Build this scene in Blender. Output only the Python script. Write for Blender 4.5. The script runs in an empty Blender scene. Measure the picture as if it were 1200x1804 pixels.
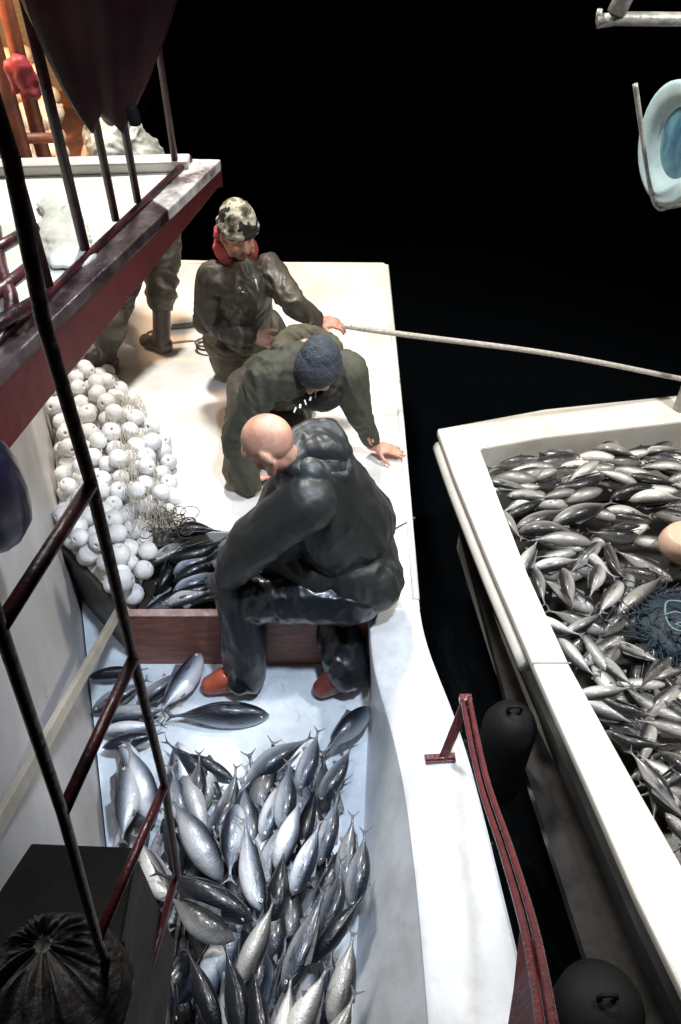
import bpy, bmesh, math, random
import numpy as np
from mathutils import Vector, Matrix, noise
random.seed(7)
C = bpy.context
S = C.scene
col = S.collection
R = math.radians

# ------------------------------------------------------------------ camera
CAMZ = 2.8
FPX = 1416.0
cam_d = bpy.data.cameras.new("camera"); cam = bpy.data.objects.new("camera", cam_d); col.objects.link(cam)
cam.location = (0, 0, CAMZ); cam.rotation_euler = (R(45), 0, 0)
cam_d.sensor_fit = 'VERTICAL'; cam_d.angle = 2*math.atan(902/FPX)
cam_d.clip_start = 0.02; cam_d.clip_end = 3000
S.camera = cam
S.render.resolution_x = 681; S.render.resolution_y = 1024

# ------------------------------------------------------------------ world: night sky
w = bpy.data.worlds.new("World"); S.world = w; w.use_nodes = True
nt = w.node_tree; bg = nt.nodes['Background']
sky = nt.nodes.new('ShaderNodeTexSky'); sky.sky_type = 'NISHITA'; sky.sun_disc = False
sky.sun_elevation = R(-6); sky.sun_rotation = R(40)
nt.links.new(sky.outputs[0], bg.inputs[0]); bg.inputs[1].default_value = 0.05

S.view_settings.view_transform = 'Standard'; S.view_settings.look = 'None'
S.view_settings.exposure = 0; S.view_settings.gamma = 1
S.cycles.max_bounces = 6

def spot(name, loc, target, energy, color, size_deg, blend=.5, rad=.12):
    l = bpy.data.lights.new(name, 'SPOT'); l.energy = energy; l.color = color
    l.spot_size = R(size_deg); l.spot_blend = blend; l.shadow_soft_size = rad
    o = bpy.data.objects.new(name, l); col.objects.link(o); o.location = loc
    o.rotation_euler = (Vector(target)-Vector(loc)).to_track_quat('-Z', 'Y').to_euler()
    return o
# unseen lamps over deck, well, skiff and stern, plus one added fill spot
spot("deck_floodlight", (-.7, 4.7, 4.6), (-.5, 3.4, 0), 1180, (1.0, .955, .89), 100, .7, .28)
spot("well_floodlight", (.6, 1.2, 4.2), (-.38, 2.12, -.3), 700, (.72, .83, 1.0), 50, .8, .14)
spot("skiff_floodlight", (2.7, 2.5, 3.9), (1.5, 3.0, -.3), 640, (1.0, .96, .89), 95, .8, .16)
spot("skiff_side_fill", (-.5, 1.7, 4.4), (.7, 1.5, -.2), 140, (.98, .97, 1.0), 95, .8, .2)  # unseen spot added to brighten the skiff's outer side
spot("stern_lamp", (-2.7, 4.6, 2.6), (-2.2, 5.6, .9), 420, (1.0, .60, .32), 130, .8, .1)

# ------------------------------------------------------------------ pixel -> point on a level plane / at a distance north
def ray(px, py):
    a = px-600.0; u = 902.0-py; s = .70710678
    return Vector((a, FPX*s+u*s, -FPX*s+u*s))
def W(px, py, z): d = ray(px, py); return Vector((0, 0, CAMZ)) + d*((CAMZ-z)/-d.z)
def Wy(px, py, y): d = ray(px, py); return Vector((0, 0, CAMZ)) + d*(y/d.y)
def V(*a): return Vector(a)

# ------------------------------------------------------------------ materials
def mat(name, color, rough=.5, metal=0, bump=0, bscale=40, var=0, vscale=4, color2=None, spec=.5, coat=0, emit=None, estr=0, rand=0, bdist=.01, stretch=None, stain=None, sscale=5, sth=.60):
    m = bpy.data.materials.new(name); m.use_nodes = True; t = m.node_tree; n = t.nodes; b = n['Principled BSDF']
    b.inputs['Base Color'].default_value = (*color, 1); b.inputs['Roughness'].default_value = rough
    b.inputs['Metallic'].default_value = metal; b.inputs['Specular IOR Level'].default_value = spec
    b.inputs['Coat Weight'].default_value = coat; b.inputs['Coat Roughness'].default_value = .15
    tc = n.new('ShaderNodeTexCoord'); vec = tc.outputs['Object']
    if stretch:
        mp = n.new('ShaderNodeMapping'); mp.inputs['Scale'].default_value = stretch
        t.links.new(vec, mp.inputs[0]); vec = mp.outputs[0]
    if var or color2:
        nz = n.new('ShaderNodeTexNoise'); nz.inputs['Scale'].default_value = vscale; nz.inputs['Detail'].default_value = 6; nz.inputs['Roughness'].default_value = .65
        t.links.new(vec, nz.inputs['Vector'])
        cr = n.new('ShaderNodeValToRGB'); t.links.new(nz.outputs['Fac'], cr.inputs[0])
        c2 = color2 or tuple(max(0, c*(1-var)) for c in color)
        cr.color_ramp.elements[0].position = .40; cr.color_ramp.elements[0].color = (*c2, 1)
        cr.color_ramp.elements[1].position = .60; cr.color_ramp.elements[1].color = (*color, 1)
        src = cr.outputs[0]
        if rand:
            oi = n.new('ShaderNodeObjectInfo'); mx = n.new('ShaderNodeMix'); mx.data_type = 'RGBA'
            mu = n.new('ShaderNodeMath'); mu.operation = 'MULTIPLY'; mu.inputs[1].default_value = rand
            t.links.new(oi.outputs['Random'], mu.inputs[0]); t.links.new(mu.outputs[0], mx.inputs[0])
            t.links.new(src, mx.inputs[6]); mx.inputs[7].default_value = (*c2, 1); src = mx.outputs[2]
        if stain:
            n3 = n.new('ShaderNodeTexNoise'); n3.inputs['Scale'].default_value = sscale; n3.inputs['Detail'].default_value = 8; n3.inputs['Roughness'].default_value = .7; n3.inputs['Distortion'].default_value = .6
            t.links.new(tc.outputs['Object'], n3.inputs['Vector'])
            sm2 = n.new('ShaderNodeMapRange'); sm2.inputs[1].default_value = sth; sm2.inputs[2].default_value = sth+.12; sm2.inputs[4].default_value = .75
            t.links.new(n3.outputs['Fac'], sm2.inputs[0]); mz = n.new('ShaderNodeMix'); mz.data_type = 'RGBA'
            t.links.new(sm2.outputs[0], mz.inputs[0]); t.links.new(src, mz.inputs[6]); mz.inputs[7].default_value = (*stain, 1); src = mz.outputs[2]
        t.links.new(src, b.inputs['Base Color'])
        mr = n.new('ShaderNodeMapRange'); mr.inputs[3].default_value = rough*1.3; mr.inputs[4].default_value = rough*.7
        t.links.new(nz.outputs['Fac'], mr.inputs[0]); t.links.new(mr.outputs[0], b.inputs['Roughness'])
    if bump:
        nb = n.new('ShaderNodeTexNoise'); nb.inputs['Scale'].default_value = bscale; nb.inputs['Detail'].default_value = 4
        t.links.new(vec, nb.inputs['Vector'])
        bp = n.new('ShaderNodeBump'); bp.inputs['Strength'].default_value = bump; bp.inputs['Distance'].default_value = bdist
        t.links.new(nb.outputs['Fac'], bp.inputs['Height']); t.links.new(bp.outputs[0], b.inputs['Normal'])
    if emit:
        b.inputs['Emission Color'].default_value = (*emit, 1); b.inputs['Emission Strength'].default_value = estr
    return m

M = {}
M['deck'] = mat('deck_paint', (.80, .785, .75), .42, bump=.2, bscale=25, color2=(.62, .585, .52), vscale=2.0, stain=(.52, .44, .36), sscale=3.2, sth=.63)
M['well'] = mat('well_paint', (.70, .76, .82), .22, bump=.12, bscale=18, color2=(.52, .58, .62), vscale=3.5, stain=(.40, .30, .28), sscale=6, sth=.60)
M['bulwark'] = mat('bulwark_paint', (.63, .66, .69), .35, bump=.15, bscale=20, color2=(.50, .52, .53), vscale=4.5, stain=(.34, .31, .27), sscale=7, sth=.62)
M['wall'] = mat('wall_paint', (.56, .53, .51), .45, bump=.1, bscale=14, color2=(.47, .44, .41), vscale=2.2, stain=(.33, .26, .21), sscale=5, sth=.60)
M['board'] = mat('red_brown_board', (.30, .11, .07), .5, bump=.3, bscale=30, color2=(.17, .07, .05), vscale=7, stretch=(1, 1, 5))
M['boardtop'] = mat('worn_board_top', (.55, .38, .34), .5, bump=.3, bscale=60, color2=(.35, .2, .17), vscale=14)
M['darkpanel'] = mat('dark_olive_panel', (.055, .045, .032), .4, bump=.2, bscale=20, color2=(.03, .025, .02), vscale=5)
M['red'] = mat('red_fascia_paint', (.11, .018, .020), .42, bump=.3, bscale=22, color2=(.08, .013, .014), vscale=5)
M['redrail'] = mat('oxide_red_tube', (.075, .014, .017), .32, bump=.3, bscale=60, color2=(.045, .01, .012), vscale=18)
M['darkrail'] = mat('dark_maroon_tube', (.062, .012, .017), .38, bump=.25, bscale=60, color2=(.014, .007, .008), vscale=20)
M['ladder'] = mat('worn_maroon_ladder_tube', (.15, .035, .038), .4, bump=.3, bscale=60, color2=(.05, .014, .015), vscale=16)
M['redrail2'] = mat('worn_red_tube', (.13, .028, .030), .25, bump=.35, bscale=70, color2=(.09, .022, .024), vscale=22)
M['platform'] = mat('platform_white', (.82, .82, .80), .3, bump=.2, bscale=10, color2=(.52, .56, .50), vscale=2.6)
M['kerb'] = mat('wet_dark_kerb', (.022, .012, .014), .3, bump=.5, bscale=18, color2=(.09, .065, .066), vscale=7)
M['kerbpale'] = mat('worn_pale_coaming', (.70, .68, .67), .3, bump=.5, bscale=20, color2=(.10, .07, .07), vscale=6)
M['wood'] = mat('tan_timber', (.34, .30, .215), .5, bump=.3, bscale=50, color2=(.24, .20, .135), vscale=10, stretch=(1, 1, 8))
M['timber'] = mat('beige_timber', (.36, .325, .265), .5, bump=.15, bscale=40, color2=(.29, .26, .20), vscale=8)
M['cream'] = mat('skiff_gelcoat', (.80, .78, .725), .28, bump=.1, bscale=12, color2=(.66, .63, .56), vscale=2.5, stain=(.42, .37, .29), sscale=6, sth=.61)
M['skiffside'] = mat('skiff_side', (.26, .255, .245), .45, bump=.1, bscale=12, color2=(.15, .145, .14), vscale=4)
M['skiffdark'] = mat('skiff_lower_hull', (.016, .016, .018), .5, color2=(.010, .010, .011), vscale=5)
M['skifffloor'] = mat('skiff_floor', (.05, .045, .04), .3, bump=.2, bscale=15, color2=(.02, .018, .016), vscale=7)
M['rubber'] = mat('black_rubber', (.003, .003, .0035), .7, bump=.2, bscale=30, spec=.25, color2=(.005, .005, .0055), vscale=8)
M['purple'] = mat('purple_rubber', (.016, .013, .028), .3, bump=.2, bscale=20, color2=(.012, .01, .02), vscale=8)
M['float'] = mat('float_foam', (.82, .83, .84), .5, bump=.35, bscale=60, color2=(.60, .58, .55), vscale=7, rand=.55)
M['net'] = mat('grey_net_twine', (.42, .38, .31), .7, bump=.5, bscale=120, color2=(.26, .23, .18), vscale=20)
M['netdark'] = mat('dark_net_twine', (.03, .035, .032), .6, bump=.5, bscale=90, color2=(.07, .055, .045), vscale=20)
M['nylon'] = mat('teal_net_twine', (.010, .034, .056), .6, bump=.4, bscale=90, color2=(.006, .014, .024), vscale=12)
M['cord'] = mat('pale_blue_cord', (.16, .24, .26), .5, bump=.5, bscale=150)
M['rope'] = mat('white_rope', (.62, .60, .55), .6, bump=.9, bscale=160, color2=(.45, .42, .37), vscale=60)
M['ropedark'] = mat('grey_rope', (.16, .15, .13), .7, bump=.8, bscale=140, color2=(.09, .085, .075), vscale=40)
M['tub'] = mat('peach_plastic', (.74, .52, .38), .4, bump=.1, bscale=20, color2=(.62, .42, .32), vscale=6)
M['skin'] = mat('skin', (.60, .34, .24), .48, bump=.35, bscale=150, color2=(.46, .21, .145), vscale=11, bdist=.003)
M['lip'] = mat('lip', (.36, .13, .10), .45)
M['brow'] = mat('brow_hair', (.035, .022, .015), .7, bump=.4, bscale=200, bdist=.002)
M['eye'] = mat('eye_dark', (.03, .02, .018), .15)
M['stubble'] = mat('stubble_skin', (.30, .17, .13), .55, bump=.3, bscale=220, color2=(.40, .22, .16), vscale=60, bdist=.002)
def cloth(name, c, c2, rough, coat=0, bump=.5, bs=16, vs=3, spec=.5): return mat(name, c, rough, bump=bump, bscale=bs, color2=c2, vscale=vs, coat=coat, bdist=.012, spec=spec)
M['oilskin'] = cloth('black_oilskin', (.019, .022, .022), (.015, .017, .015), .50, 0, .6, 11)
M['oilskin2'] = cloth('black_oilskin_trousers', (.009, .012, .016), (.006, .007, .009), .34, .2, .4, 11)
M['hoodie'] = cloth('green_hoodie', (.060, .062, .040), (.038, .038, .026), .8, 0, .5, 22)
M['hoodie2'] = cloth('olive_hood', (.10, .090, .050), (.055, .05, .03), .8, 0, .6, 25)
M['blackcloth'] = cloth('black_cloth', (.006, .006, .006), (.010, .009, .009), .7, 0, .5, 22)
M['olivejacket'] = cloth('wet_olive_jacket', (.072, .060, .044), (.036, .031, .022), .55, .03, .55, 18, 5)
M['olivetrouser'] = cloth('olive_trousers', (.075, .066, .045), (.035, .03, .022), .6, 0, .6, 18, 5)
M['beanie'] = mat('navy_knit', (.045, .055, .068), .8, bump=.8, bscale=110, color2=(.03, .036, .045), vscale=40)
M['pink'] = cloth('pink_hood_lining', (.48, .085, .10), (.34, .05, .06), .7, 0, .5, 25)
M['paleback'] = cloth('pale_grey_oilskin', (.50, .50, .46), (.20, .20, .17), .4, .1, .6, 20, 9)
M['bootbrown'] = mat('brown_boot', (.075, .055, .048), .35, bump=.2, bscale=30, color2=(.045, .035, .03), vscale=8)
M['bootorange'] = mat('orange_rubber_boot', (.50, .10, .05), .35, bump=.15, bscale=25, color2=(.34, .07, .04), vscale=6)
M['bootdark'] = mat('dark_red_rubber_boot', (.24, .055, .04), .35, bump=.15, bscale=25, color2=(.13, .03, .025), vscale=6)
M['glove'] = mat('grey_glove', (.10, .105, .11), .5, bump=.5, bscale=60, color2=(.06, .065, .07), vscale=12)
M['print'] = mat('white_print', (.62, .62, .58), .7)
M['metal'] = mat('galvanised_tube', (.42, .42, .40), .4, metal=.3, bump=.3, bscale=60, color2=(.28, .27, .25), vscale=25)
M['disc'] = mat('milky_blue_disc', (.50, .66, .68), .3, bump=.2, bscale=12, color2=(.38, .52, .55), vscale=6)
M['discblue'] = mat('blue_centre', (.03, .11, .18), .35, bump=.3, bscale=20, color2=(.14, .30, .34), vscale=9, stretch=(1, 1, .5))
M['redcloth'] = cloth('red_cloth', (.24, .018, .03), (.14, .012, .02), .6, 0, .6, 20)
M['maroon'] = cloth('dark_maroon_tarpaulin', (.055, .008, .014), (.016, .004, .006), .5, 0, .5, 7, 3, .2)
M['orangepost'] = mat('orange_brown_post', (.26, .075, .035), .5, bump=.3, bscale=30, color2=(.15, .05, .03), vscale=9)
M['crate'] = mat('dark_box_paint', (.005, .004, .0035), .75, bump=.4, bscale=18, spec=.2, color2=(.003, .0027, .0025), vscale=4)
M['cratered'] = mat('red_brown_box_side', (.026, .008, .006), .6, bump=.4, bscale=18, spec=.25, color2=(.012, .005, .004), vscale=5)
M['buoy'] = mat('cream_buoy', (.78, .66, .52), .45, bump=.2, bscale=30, color2=(.58, .38, .22), vscale=7)
M['bag'] = mat('black_bundle', (.014, .012, .010), .65, bump=.8, bscale=40, color2=(.014, .012, .011), vscale=14)
M['seawater'] = mat('sea_water', (.002, .003, .004), .12, bump=.5, bscale=3.0, bdist=.05)

# camouflage cap
def camo():
    m = bpy.data.materials.new('camouflage_knit'); m.use_nodes = True; t = m.node_tree; n = t.nodes; b = n['Principled BSDF']
    tc = n.new('ShaderNodeTexCoord'); nz = n.new('ShaderNodeTexNoise'); nz.inputs['Scale'].default_value = 13; nz.inputs['Detail'].default_value = 2.5
    cr = n.new('ShaderNodeValToRGB'); cr.color_ramp.interpolation = 'CONSTANT'
    e = cr.color_ramp.elements; e[0].position = 0; e[0].color = (.02, .02, .018, 1); e[1].position = .43; e[1].color = (.42, .40, .32, 1)
    x = e.new(.52); x.color = (.16, .14, .09, 1); x = e.new(.60); x.color = (.04, .04, .03, 1)
    t.links.new(tc.outputs['Object'], nz.inputs[0]); t.links.new(nz.outputs[0], cr.inputs[0]); t.links.new(cr.outputs[0], b.inputs[0])
    b.inputs['Roughness'].default_value = .8; return m
M['camo'] = camo()

# fish skin: dark steel back with slanted stripes, silver flank, white belly, gill line, eye left to its part
def fish_mat(name, back, flank, belly, stripes=True):
    m = bpy.data.materials.new(name); m.use_nodes = True; t = m.node_tree; n = t.nodes; b = n['Principled BSDF']
    tc = n.new('ShaderNodeTexCoord'); sp = n.new('ShaderNodeSeparateXYZ'); t.links.new(tc.outputs['Object'], sp.inputs[0])
    nz = n.new('ShaderNodeTexNoise'); nz.inputs['Scale'].default_value = 9; nz.inputs['Detail'].default_value = 5
    t.links.new(tc.outputs['Object'], nz.inputs['Vector'])
    ad = n.new('ShaderNodeMath'); ad.operation = 'MULTIPLY_ADD'; ad.inputs[1].default_value = .05; t.links.new(nz.outputs[0], ad.inputs[0]); t.links.new(sp.outputs['Z'], ad.inputs[2])
    cr = n.new('ShaderNodeValToRGB'); mr = n.new('ShaderNodeMapRange'); mr.inputs[1].default_value = -.12; mr.inputs[2].default_value = .17
    t.links.new(ad.outputs[0], mr.inputs[0]); t.links.new(mr.outputs[0], cr.inputs[0])
    e = cr.color_ramp.elements; e[0].position = .18; e[0].color = (*belly, 1); e[1].position = .80; e[1].color = (*back, 1)
    x = e.new(.48); x.color = (*flank, 1); x = e.new(.66); x.color = tuple(.45*f+.55*k for f, k in zip(flank, back))+(1,)
    src = cr.outputs[0]
    if stripes:
        mp = n.new('ShaderNodeMapping'); mp.inputs['Rotation'].default_value = (0, R(20), 0)
        t.links.new(tc.outputs['Object'], mp.inputs[0])
        wv = n.new('ShaderNodeTexWave'); wv.bands_direction = 'Z'; wv.inputs['Scale'].default_value = 11; wv.inputs['Distortion'].default_value = 1.2
        t.links.new(mp.outputs[0], wv.inputs[0])
        gt = n.new('ShaderNodeMapRange'); gt.inputs[1].default_value = .0; gt.inputs[2].default_value = .05; t.links.new(sp.outputs['Z'], gt.inputs[0])
        st = n.new('ShaderNodeMapRange'); st.inputs[1].default_value = .55; st.inputs[2].default_value = .75; t.links.new(wv.outputs['Fac'], st.inputs[0])
        mu = n.new('ShaderNodeMath'); mu.operation = 'MULTIPLY'; t.links.new(gt.outputs[0], mu.inputs[0]); t.links.new(st.outputs[0], mu.inputs[1])
        m2 = n.new('ShaderNodeMath'); m2.operation = 'MULTIPLY'; m2.inputs[1].default_value = .7; t.links.new(mu.outputs[0], m2.inputs[0])
        mx = n.new('ShaderNodeMix'); mx.data_type = 'RGBA'; t.links.new(m2.outputs[0], mx.inputs[0]); t.links.new(src, mx.inputs[6]); mx.inputs[7].default_value = (back[0]*.5, back[1]*.5, back[2]*.5, 1)
        src = mx.outputs[2]
    # per-fish tone
    oi = n.new('ShaderNodeObjectInfo'); vr = n.new('ShaderNodeMapRange'); vr.inputs[3].default_value = .38; vr.inputs[4].default_value = 1.05
    t.links.new(oi.outputs['Random'], vr.inputs[0])
    hs = n.new('ShaderNodeHueSaturation'); t.links.new(vr.outputs[0], hs.inputs['Value']); t.links.new(src, hs.inputs['Color'])
    t.links.new(hs.outputs[0], b.inputs['Base Color'])
    b.inputs['Metallic'].default_value = .2; b.inputs['Roughness'].default_value = .38
    b.inputs['Coat Weight'].default_value = .35; b.inputs['Coat Roughness'].default_value = .16
    vo = n.new('ShaderNodeTexVoronoi'); vo.inputs['Scale'].default_value = 55; t.links.new(tc.outputs['Object'], vo.inputs['Vector'])
    n2 = n.new('ShaderNodeTexNoise'); n2.inputs['Scale'].default_value = 7; n2.inputs['Detail'].default_value = 3; t.links.new(tc.outputs['Object'], n2.inputs['Vector'])
    a2 = n.new('ShaderNodeMath'); a2.operation = 'MULTIPLY_ADD'; a2.inputs[1].default_value = .12; t.links.new(vo.outputs[0], a2.inputs[0]); t.links.new(n2.outputs[0], a2.inputs[2])
    bp = n.new('ShaderNodeBump'); bp.inputs['Strength'].default_value = .3; bp.inputs['Distance'].default_value = .02; t.links.new(a2.outputs[0], bp.inputs['Height']); t.links.new(bp.outputs[0], b.inputs['Normal'])
    return m
M['fish'] = fish_mat('bonito_skin', (.010, .016, .032), (.24, .28, .34), (.80, .82, .85))
M['fishdark'] = fish_mat('bonito_dark_skin', (.006, .008, .013), (.035, .042, .055), (.20, .21, .22))
M['fishwarm'] = fish_mat('bonito_silver_skin', (.030, .030, .032), (.32, .31, .30), (.74, .73, .69), False)
M['fin'] = mat('fish_fin', (.05, .055, .065), .35, bump=.3, bscale=40, color2=(.12, .12, .13), vscale=10)
M['fisheye'] = mat('fish_eye', (.01, .01, .012), .08, spec=.8)
M['fisheyering'] = mat('fish_eye_ring', (.6, .6, .5), .25)

# ------------------------------------------------------------------ tagging and mesh helpers
def tag(o, label=None, cat=None, group=None, kind=None):
    if label: o['label'] = label
    if cat: o['category'] = cat
    if group: o['group'] = group
    if kind: o['kind'] = kind
    return o
def empty(name, loc, label, cat, group=None, kind=None):
    o = bpy.data.objects.new(name, None); o.empty_display_size = .1; col.objects.link(o); o.location = loc
    return tag(o, label, cat, group, kind)
def link(name, me, m, parent=None, smooth=True):
    o = bpy.data.objects.new(name, me); col.objects.link(o)
    for x in (m if isinstance(m, (list, tuple)) else [m]): me.materials.append(x)
    if smooth:
        me.polygons.foreach_set('use_smooth', [True]*len(me.polygons))
    if parent:
        o.parent = parent; o.location = -Vector(parent.location) if parent.parent is None else (0, 0, 0)
    return o
# every mesh helper writes WORLD coordinates; link() cancels the parent's location
class MB:
    def __init__(s): s.v = []; s.f = []
    def add(s, vs, fs):
        b = len(s.v); s.v += [tuple(v) for v in vs]; s.f += [tuple(i+b for i in f) for f in fs]; return s
    def prism(s, pts, z0, z1):
        n = len(pts); a = sum(pts[i][0]*pts[(i+1) % n][1]-pts[(i+1) % n][0]*pts[i][1] for i in range(n))
        if a < 0: pts = pts[::-1]
        vs = [(p[0], p[1], z0) for p in pts]+[(p[0], p[1], z1) for p in pts]
        return s.add(vs, [tuple(range(n))[::-1], tuple(range(n, 2*n))]+[(i, (i+1) % n, (i+1) % n+n, i+n) for i in range(n)])
    def box(s, c, size, rot=None):
        vs = []
        for i in range(8):
            p = Vector(((i & 1)-.5, ((i >> 1) & 1)-.5, ((i >> 2) & 1)-.5)); p = Vector((p.x*size[0], p.y*size[1], p.z*size[2]))
            if rot: p = rot @ p
            vs.append(p+Vector(c))
        return s.add(vs, [(0, 2, 3, 1), (4, 5, 7, 6), (0, 1, 5, 4), (2, 6, 7, 3), (0, 4, 6, 2), (1, 3, 7, 5)])
    def beam(s, a, b, w, h, up=(0, 0, 1)):
        a = Vector(a); b = Vector(b); d = (b-a).normalized(); sd = d.cross(Vector(up)).normalized(); u = sd.cross(d)
        vs = [p+sd*x*w/2+u*y*h/2 for p in (a, b) for x, y in ((-1, -1), (1, -1), (1, 1), (-1, 1))]
        return s.add(vs, [(0, 1, 2, 3), (7, 6, 5, 4), (0, 4, 5, 1), (1, 5, 6, 2), (2, 6, 7, 3), (3, 7, 4, 0)])
    def tube(s, pts, r, seg=10, smooth=0, cap=True):
        pts = [Vector(p) for p in pts]; rs = list(r) if isinstance(r, (list, tuple)) else [r]*len(pts)
        if smooth:
            np_, nr = [], []
            for i in range(len(pts)-1):
                p0 = pts[max(i-1, 0)]; p1 = pts[i]; p2 = pts[i+1]; p3 = pts[min(i+2, len(pts)-1)]
                for k in range(smooth):
                    t = k/smooth
                    np_.append(.5*((2*p1)+(p2-p0)*t+(2*p0-5*p1+4*p2-p3)*t*t+(3*p1-p0-3*p2+p3)*t**3)); nr.append(rs[i]*(1-t)+rs[i+1]*t)
            pts = np_+[pts[-1]]; rs = nr+[rs[-1]]
        vs = []; fs = []; n = len(pts); u = None
        for i, p in enumerate(pts):
            d = (pts[min(i+1, n-1)]-pts[max(i-1, 0)]).normalized()
            if u is None: u = d.orthogonal().normalized()
            u = (u-d*u.dot(d));
            u = u.normalized() if u.length > 1e-6 else d.orthogonal().normalized()
            w_ = d.cross(u)
            for k in range(seg):
                a = 2*math.pi*k/seg; vs.append(p+(u*math.cos(a)+w_*math.sin(a))*rs[i])
        for i in range(n-1):
            for k in range(seg): fs.append((i*seg+k, i*seg+(k+1) % seg, (i+1)*seg+(k+1) % seg, (i+1)*seg+k))
        if cap: fs += [tuple(range(seg))[::-1], tuple(range((n-1)*seg, n*seg))]
        return s.add(vs, fs)
    def capsule(s, a, b, ra, rb, seg=16):
        a = Vector(a); b = Vector(b); d = b-a
        if d.length < 1e-6: d = Vector((0, 0, 1e-4))
        d0 = d.normalized(); pts = []; rs = []
        for k in range(5):
            t = math.pi/2*(k+.15)/5; pts.append(a-d0*ra*math.cos(t)); rs.append(ra*math.sin(t))
        pts.append(a); rs.append(ra); pts.append(b); rs.append(rb)
        for k in range(5):
            t = math.pi/2*(4-k+.15)/5; pts.append(b+d0*rb*math.cos(t)); rs.append(rb*math.sin(t))
        return s.tube(pts, rs, seg)
    def ell(s, c, r, rot=None, seg=20, rings=12):
        vs = []; fs = []
        for i in range(1, rings):
            th = math.pi*i/rings
            for k in range(seg):
                a = 2*math.pi*k/seg; vs.append(Vector((r[0]*math.sin(th)*math.cos(a), r[1]*math.sin(th)*math.sin(a), r[2]*math.cos(th))))
        vs += [Vector((0, 0, r[2])), Vector((0, 0, -r[2]))]
        t0 = len(vs)-2
        for i in range(rings-2):
            for k in range(seg): fs.append((i*seg+k, (i+1)*seg+k, (i+1)*seg+(k+1) % seg, i*seg+(k+1) % seg))
        for k in range(seg):
            fs.append((t0, k, (k+1) % seg)); b = (rings-2)*seg; fs.append((t0+1, b+(k+1) % seg, b+k))
        if rot: vs = [rot @ v for v in vs]
        return s.add([v+Vector(c) for v in vs], fs)
    def mesh(s, name):
        me = bpy.data.meshes.new(name); me.from_pydata(s.v, [], s.f); me.update(); return me
    def build(s, name, m, parent=None, smooth=False, bevel=0, bseg=2):
        me = s.mesh(name)
        bm = bmesh.new(); bm.from_mesh(me); bmesh.ops.recalc_face_normals(bm, faces=bm.faces)
        if bevel:
            es = [e for e in bm.edges if len(e.link_faces) == 2 and e.calc_face_angle(0) > .5]
            bmesh.ops.bevel(bm, geom=es, offset=bevel, segments=bseg, affect='EDGES', profile=.5)
        bmesh.ops.triangulate(bm, faces=[f for f in bm.faces if len(f.verts) > 4])
        bm.to_mesh(me); bm.free()
        return link(name, me, m, parent, smooth)
    def remesh(s, name, m, parent=None, voxel=.008, it=4, fold=0, ffreq=6, fdir=None, seed=0):
        me = s.mesh('tmp'); o = bpy.data.objects.new('tmp', me); col.objects.link(o)
        md = o.modifiers.new('r', 'REMESH'); md.mode = 'VOXEL'; md.voxel_size = voxel; md.use_smooth_shade = True
        if it: ms = o.modifiers.new('s', 'SMOOTH'); ms.factor = .5; ms.iterations = it
        dg = C.evaluated_depsgraph_get(); dg.update()
        out = bpy.data.meshes.new_from_object(o.evaluated_get(dg)); bpy.data.objects.remove(o); out.name = name
        if fold:
            nv = len(out.vertices); co = np.empty(nv*3); no = np.empty(nv*3)
            out.vertices.foreach_get('co', co); out.vertex_normals.foreach_get('vector', no)
            co = co.reshape(-1, 3); no = no.reshape(-1, 3); h = np.empty(nv); off = Vector((seed*7.3, seed*3.1, seed*1.7))
            st = Vector(fdir) if fdir else Vector((1, 1, 1))
            for i in range(nv):
                p = Vector((co[i][0]*st.x, co[i][1]*st.y, co[i][2]*st.z))*ffreq+off
                q = p+noise.noise_vector(p*.6)*.9
                h[i] = (1-2*abs(noise.noise(q)))*.7+(1-2*abs(noise.noise(q*2.1)))*.3-.35
            co = co+no*(h*fold)[:, None]; out.vertices.foreach_set('co', co.ravel()); out.update()
        return link(name, out, m, parent, True)

# ================================================================== SETTING
b = MB(); N = 2
b.add([(-1500, -1500, -1.35), (1500, -1500, -1.35), (1500, 1500, -1.35), (-1500, 1500, -1.35)], [(0, 1, 2, 3)])
tag(b.build('sea_water', M['seawater']), kind='structure')

# ------------------------------------------------------------------ the low boat with the white deck and fish well
def wallx(y): return -1.68+.31*(3.73-y)
boat = empty('fishing_boat', (0, 2.2, -1.3), 'low white fishing boat with square stern deck, sunken fish well and bulwark', 'boat')
deck_poly = [(.35, 2.19), (.352, 3.2), (.350, 4.4), (.344, 5.27), (.31, 5.33), (wallx(5.33)+.02, 5.36), (wallx(2.67)+.004, 2.67), (-1.34, 2.62), (-.934, 2.195), (-.93, 2.67), (-.42, 2.67), (-.42, 2.19)]
MB().prism(deck_poly, -.12, 0).build('deck', M['deck'], boat, bevel=.012)
MB().prism([(.345, 2.68), (.34, 5.3), (-1.2, 5.3), (-1.3, 2.68)], -1.4, -.12).build('hull', M['skiffside'], boat)
# recess floor holding fish behind the board
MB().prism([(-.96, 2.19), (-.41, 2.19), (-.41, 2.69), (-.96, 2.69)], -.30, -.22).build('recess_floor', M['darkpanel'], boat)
for pts in ([(-.42, 2.19), (.35, 2.19), (.345, 2.68), (-.42, 2.68)],):
    MB().prism(pts, -1.4, -.121).build('side_tank', M['deck'], boat)
# rim along the stern deck
MB().tube([(.335, 2.25, .0), (.337, 3.5, .0), (.33, 5.26, .0), (-1.1, 5.32, .0), (wallx(5.3)+.03, 5.34, 0)], .017, 10).build('rim', M['deck'], boat, smooth=True)
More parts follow.
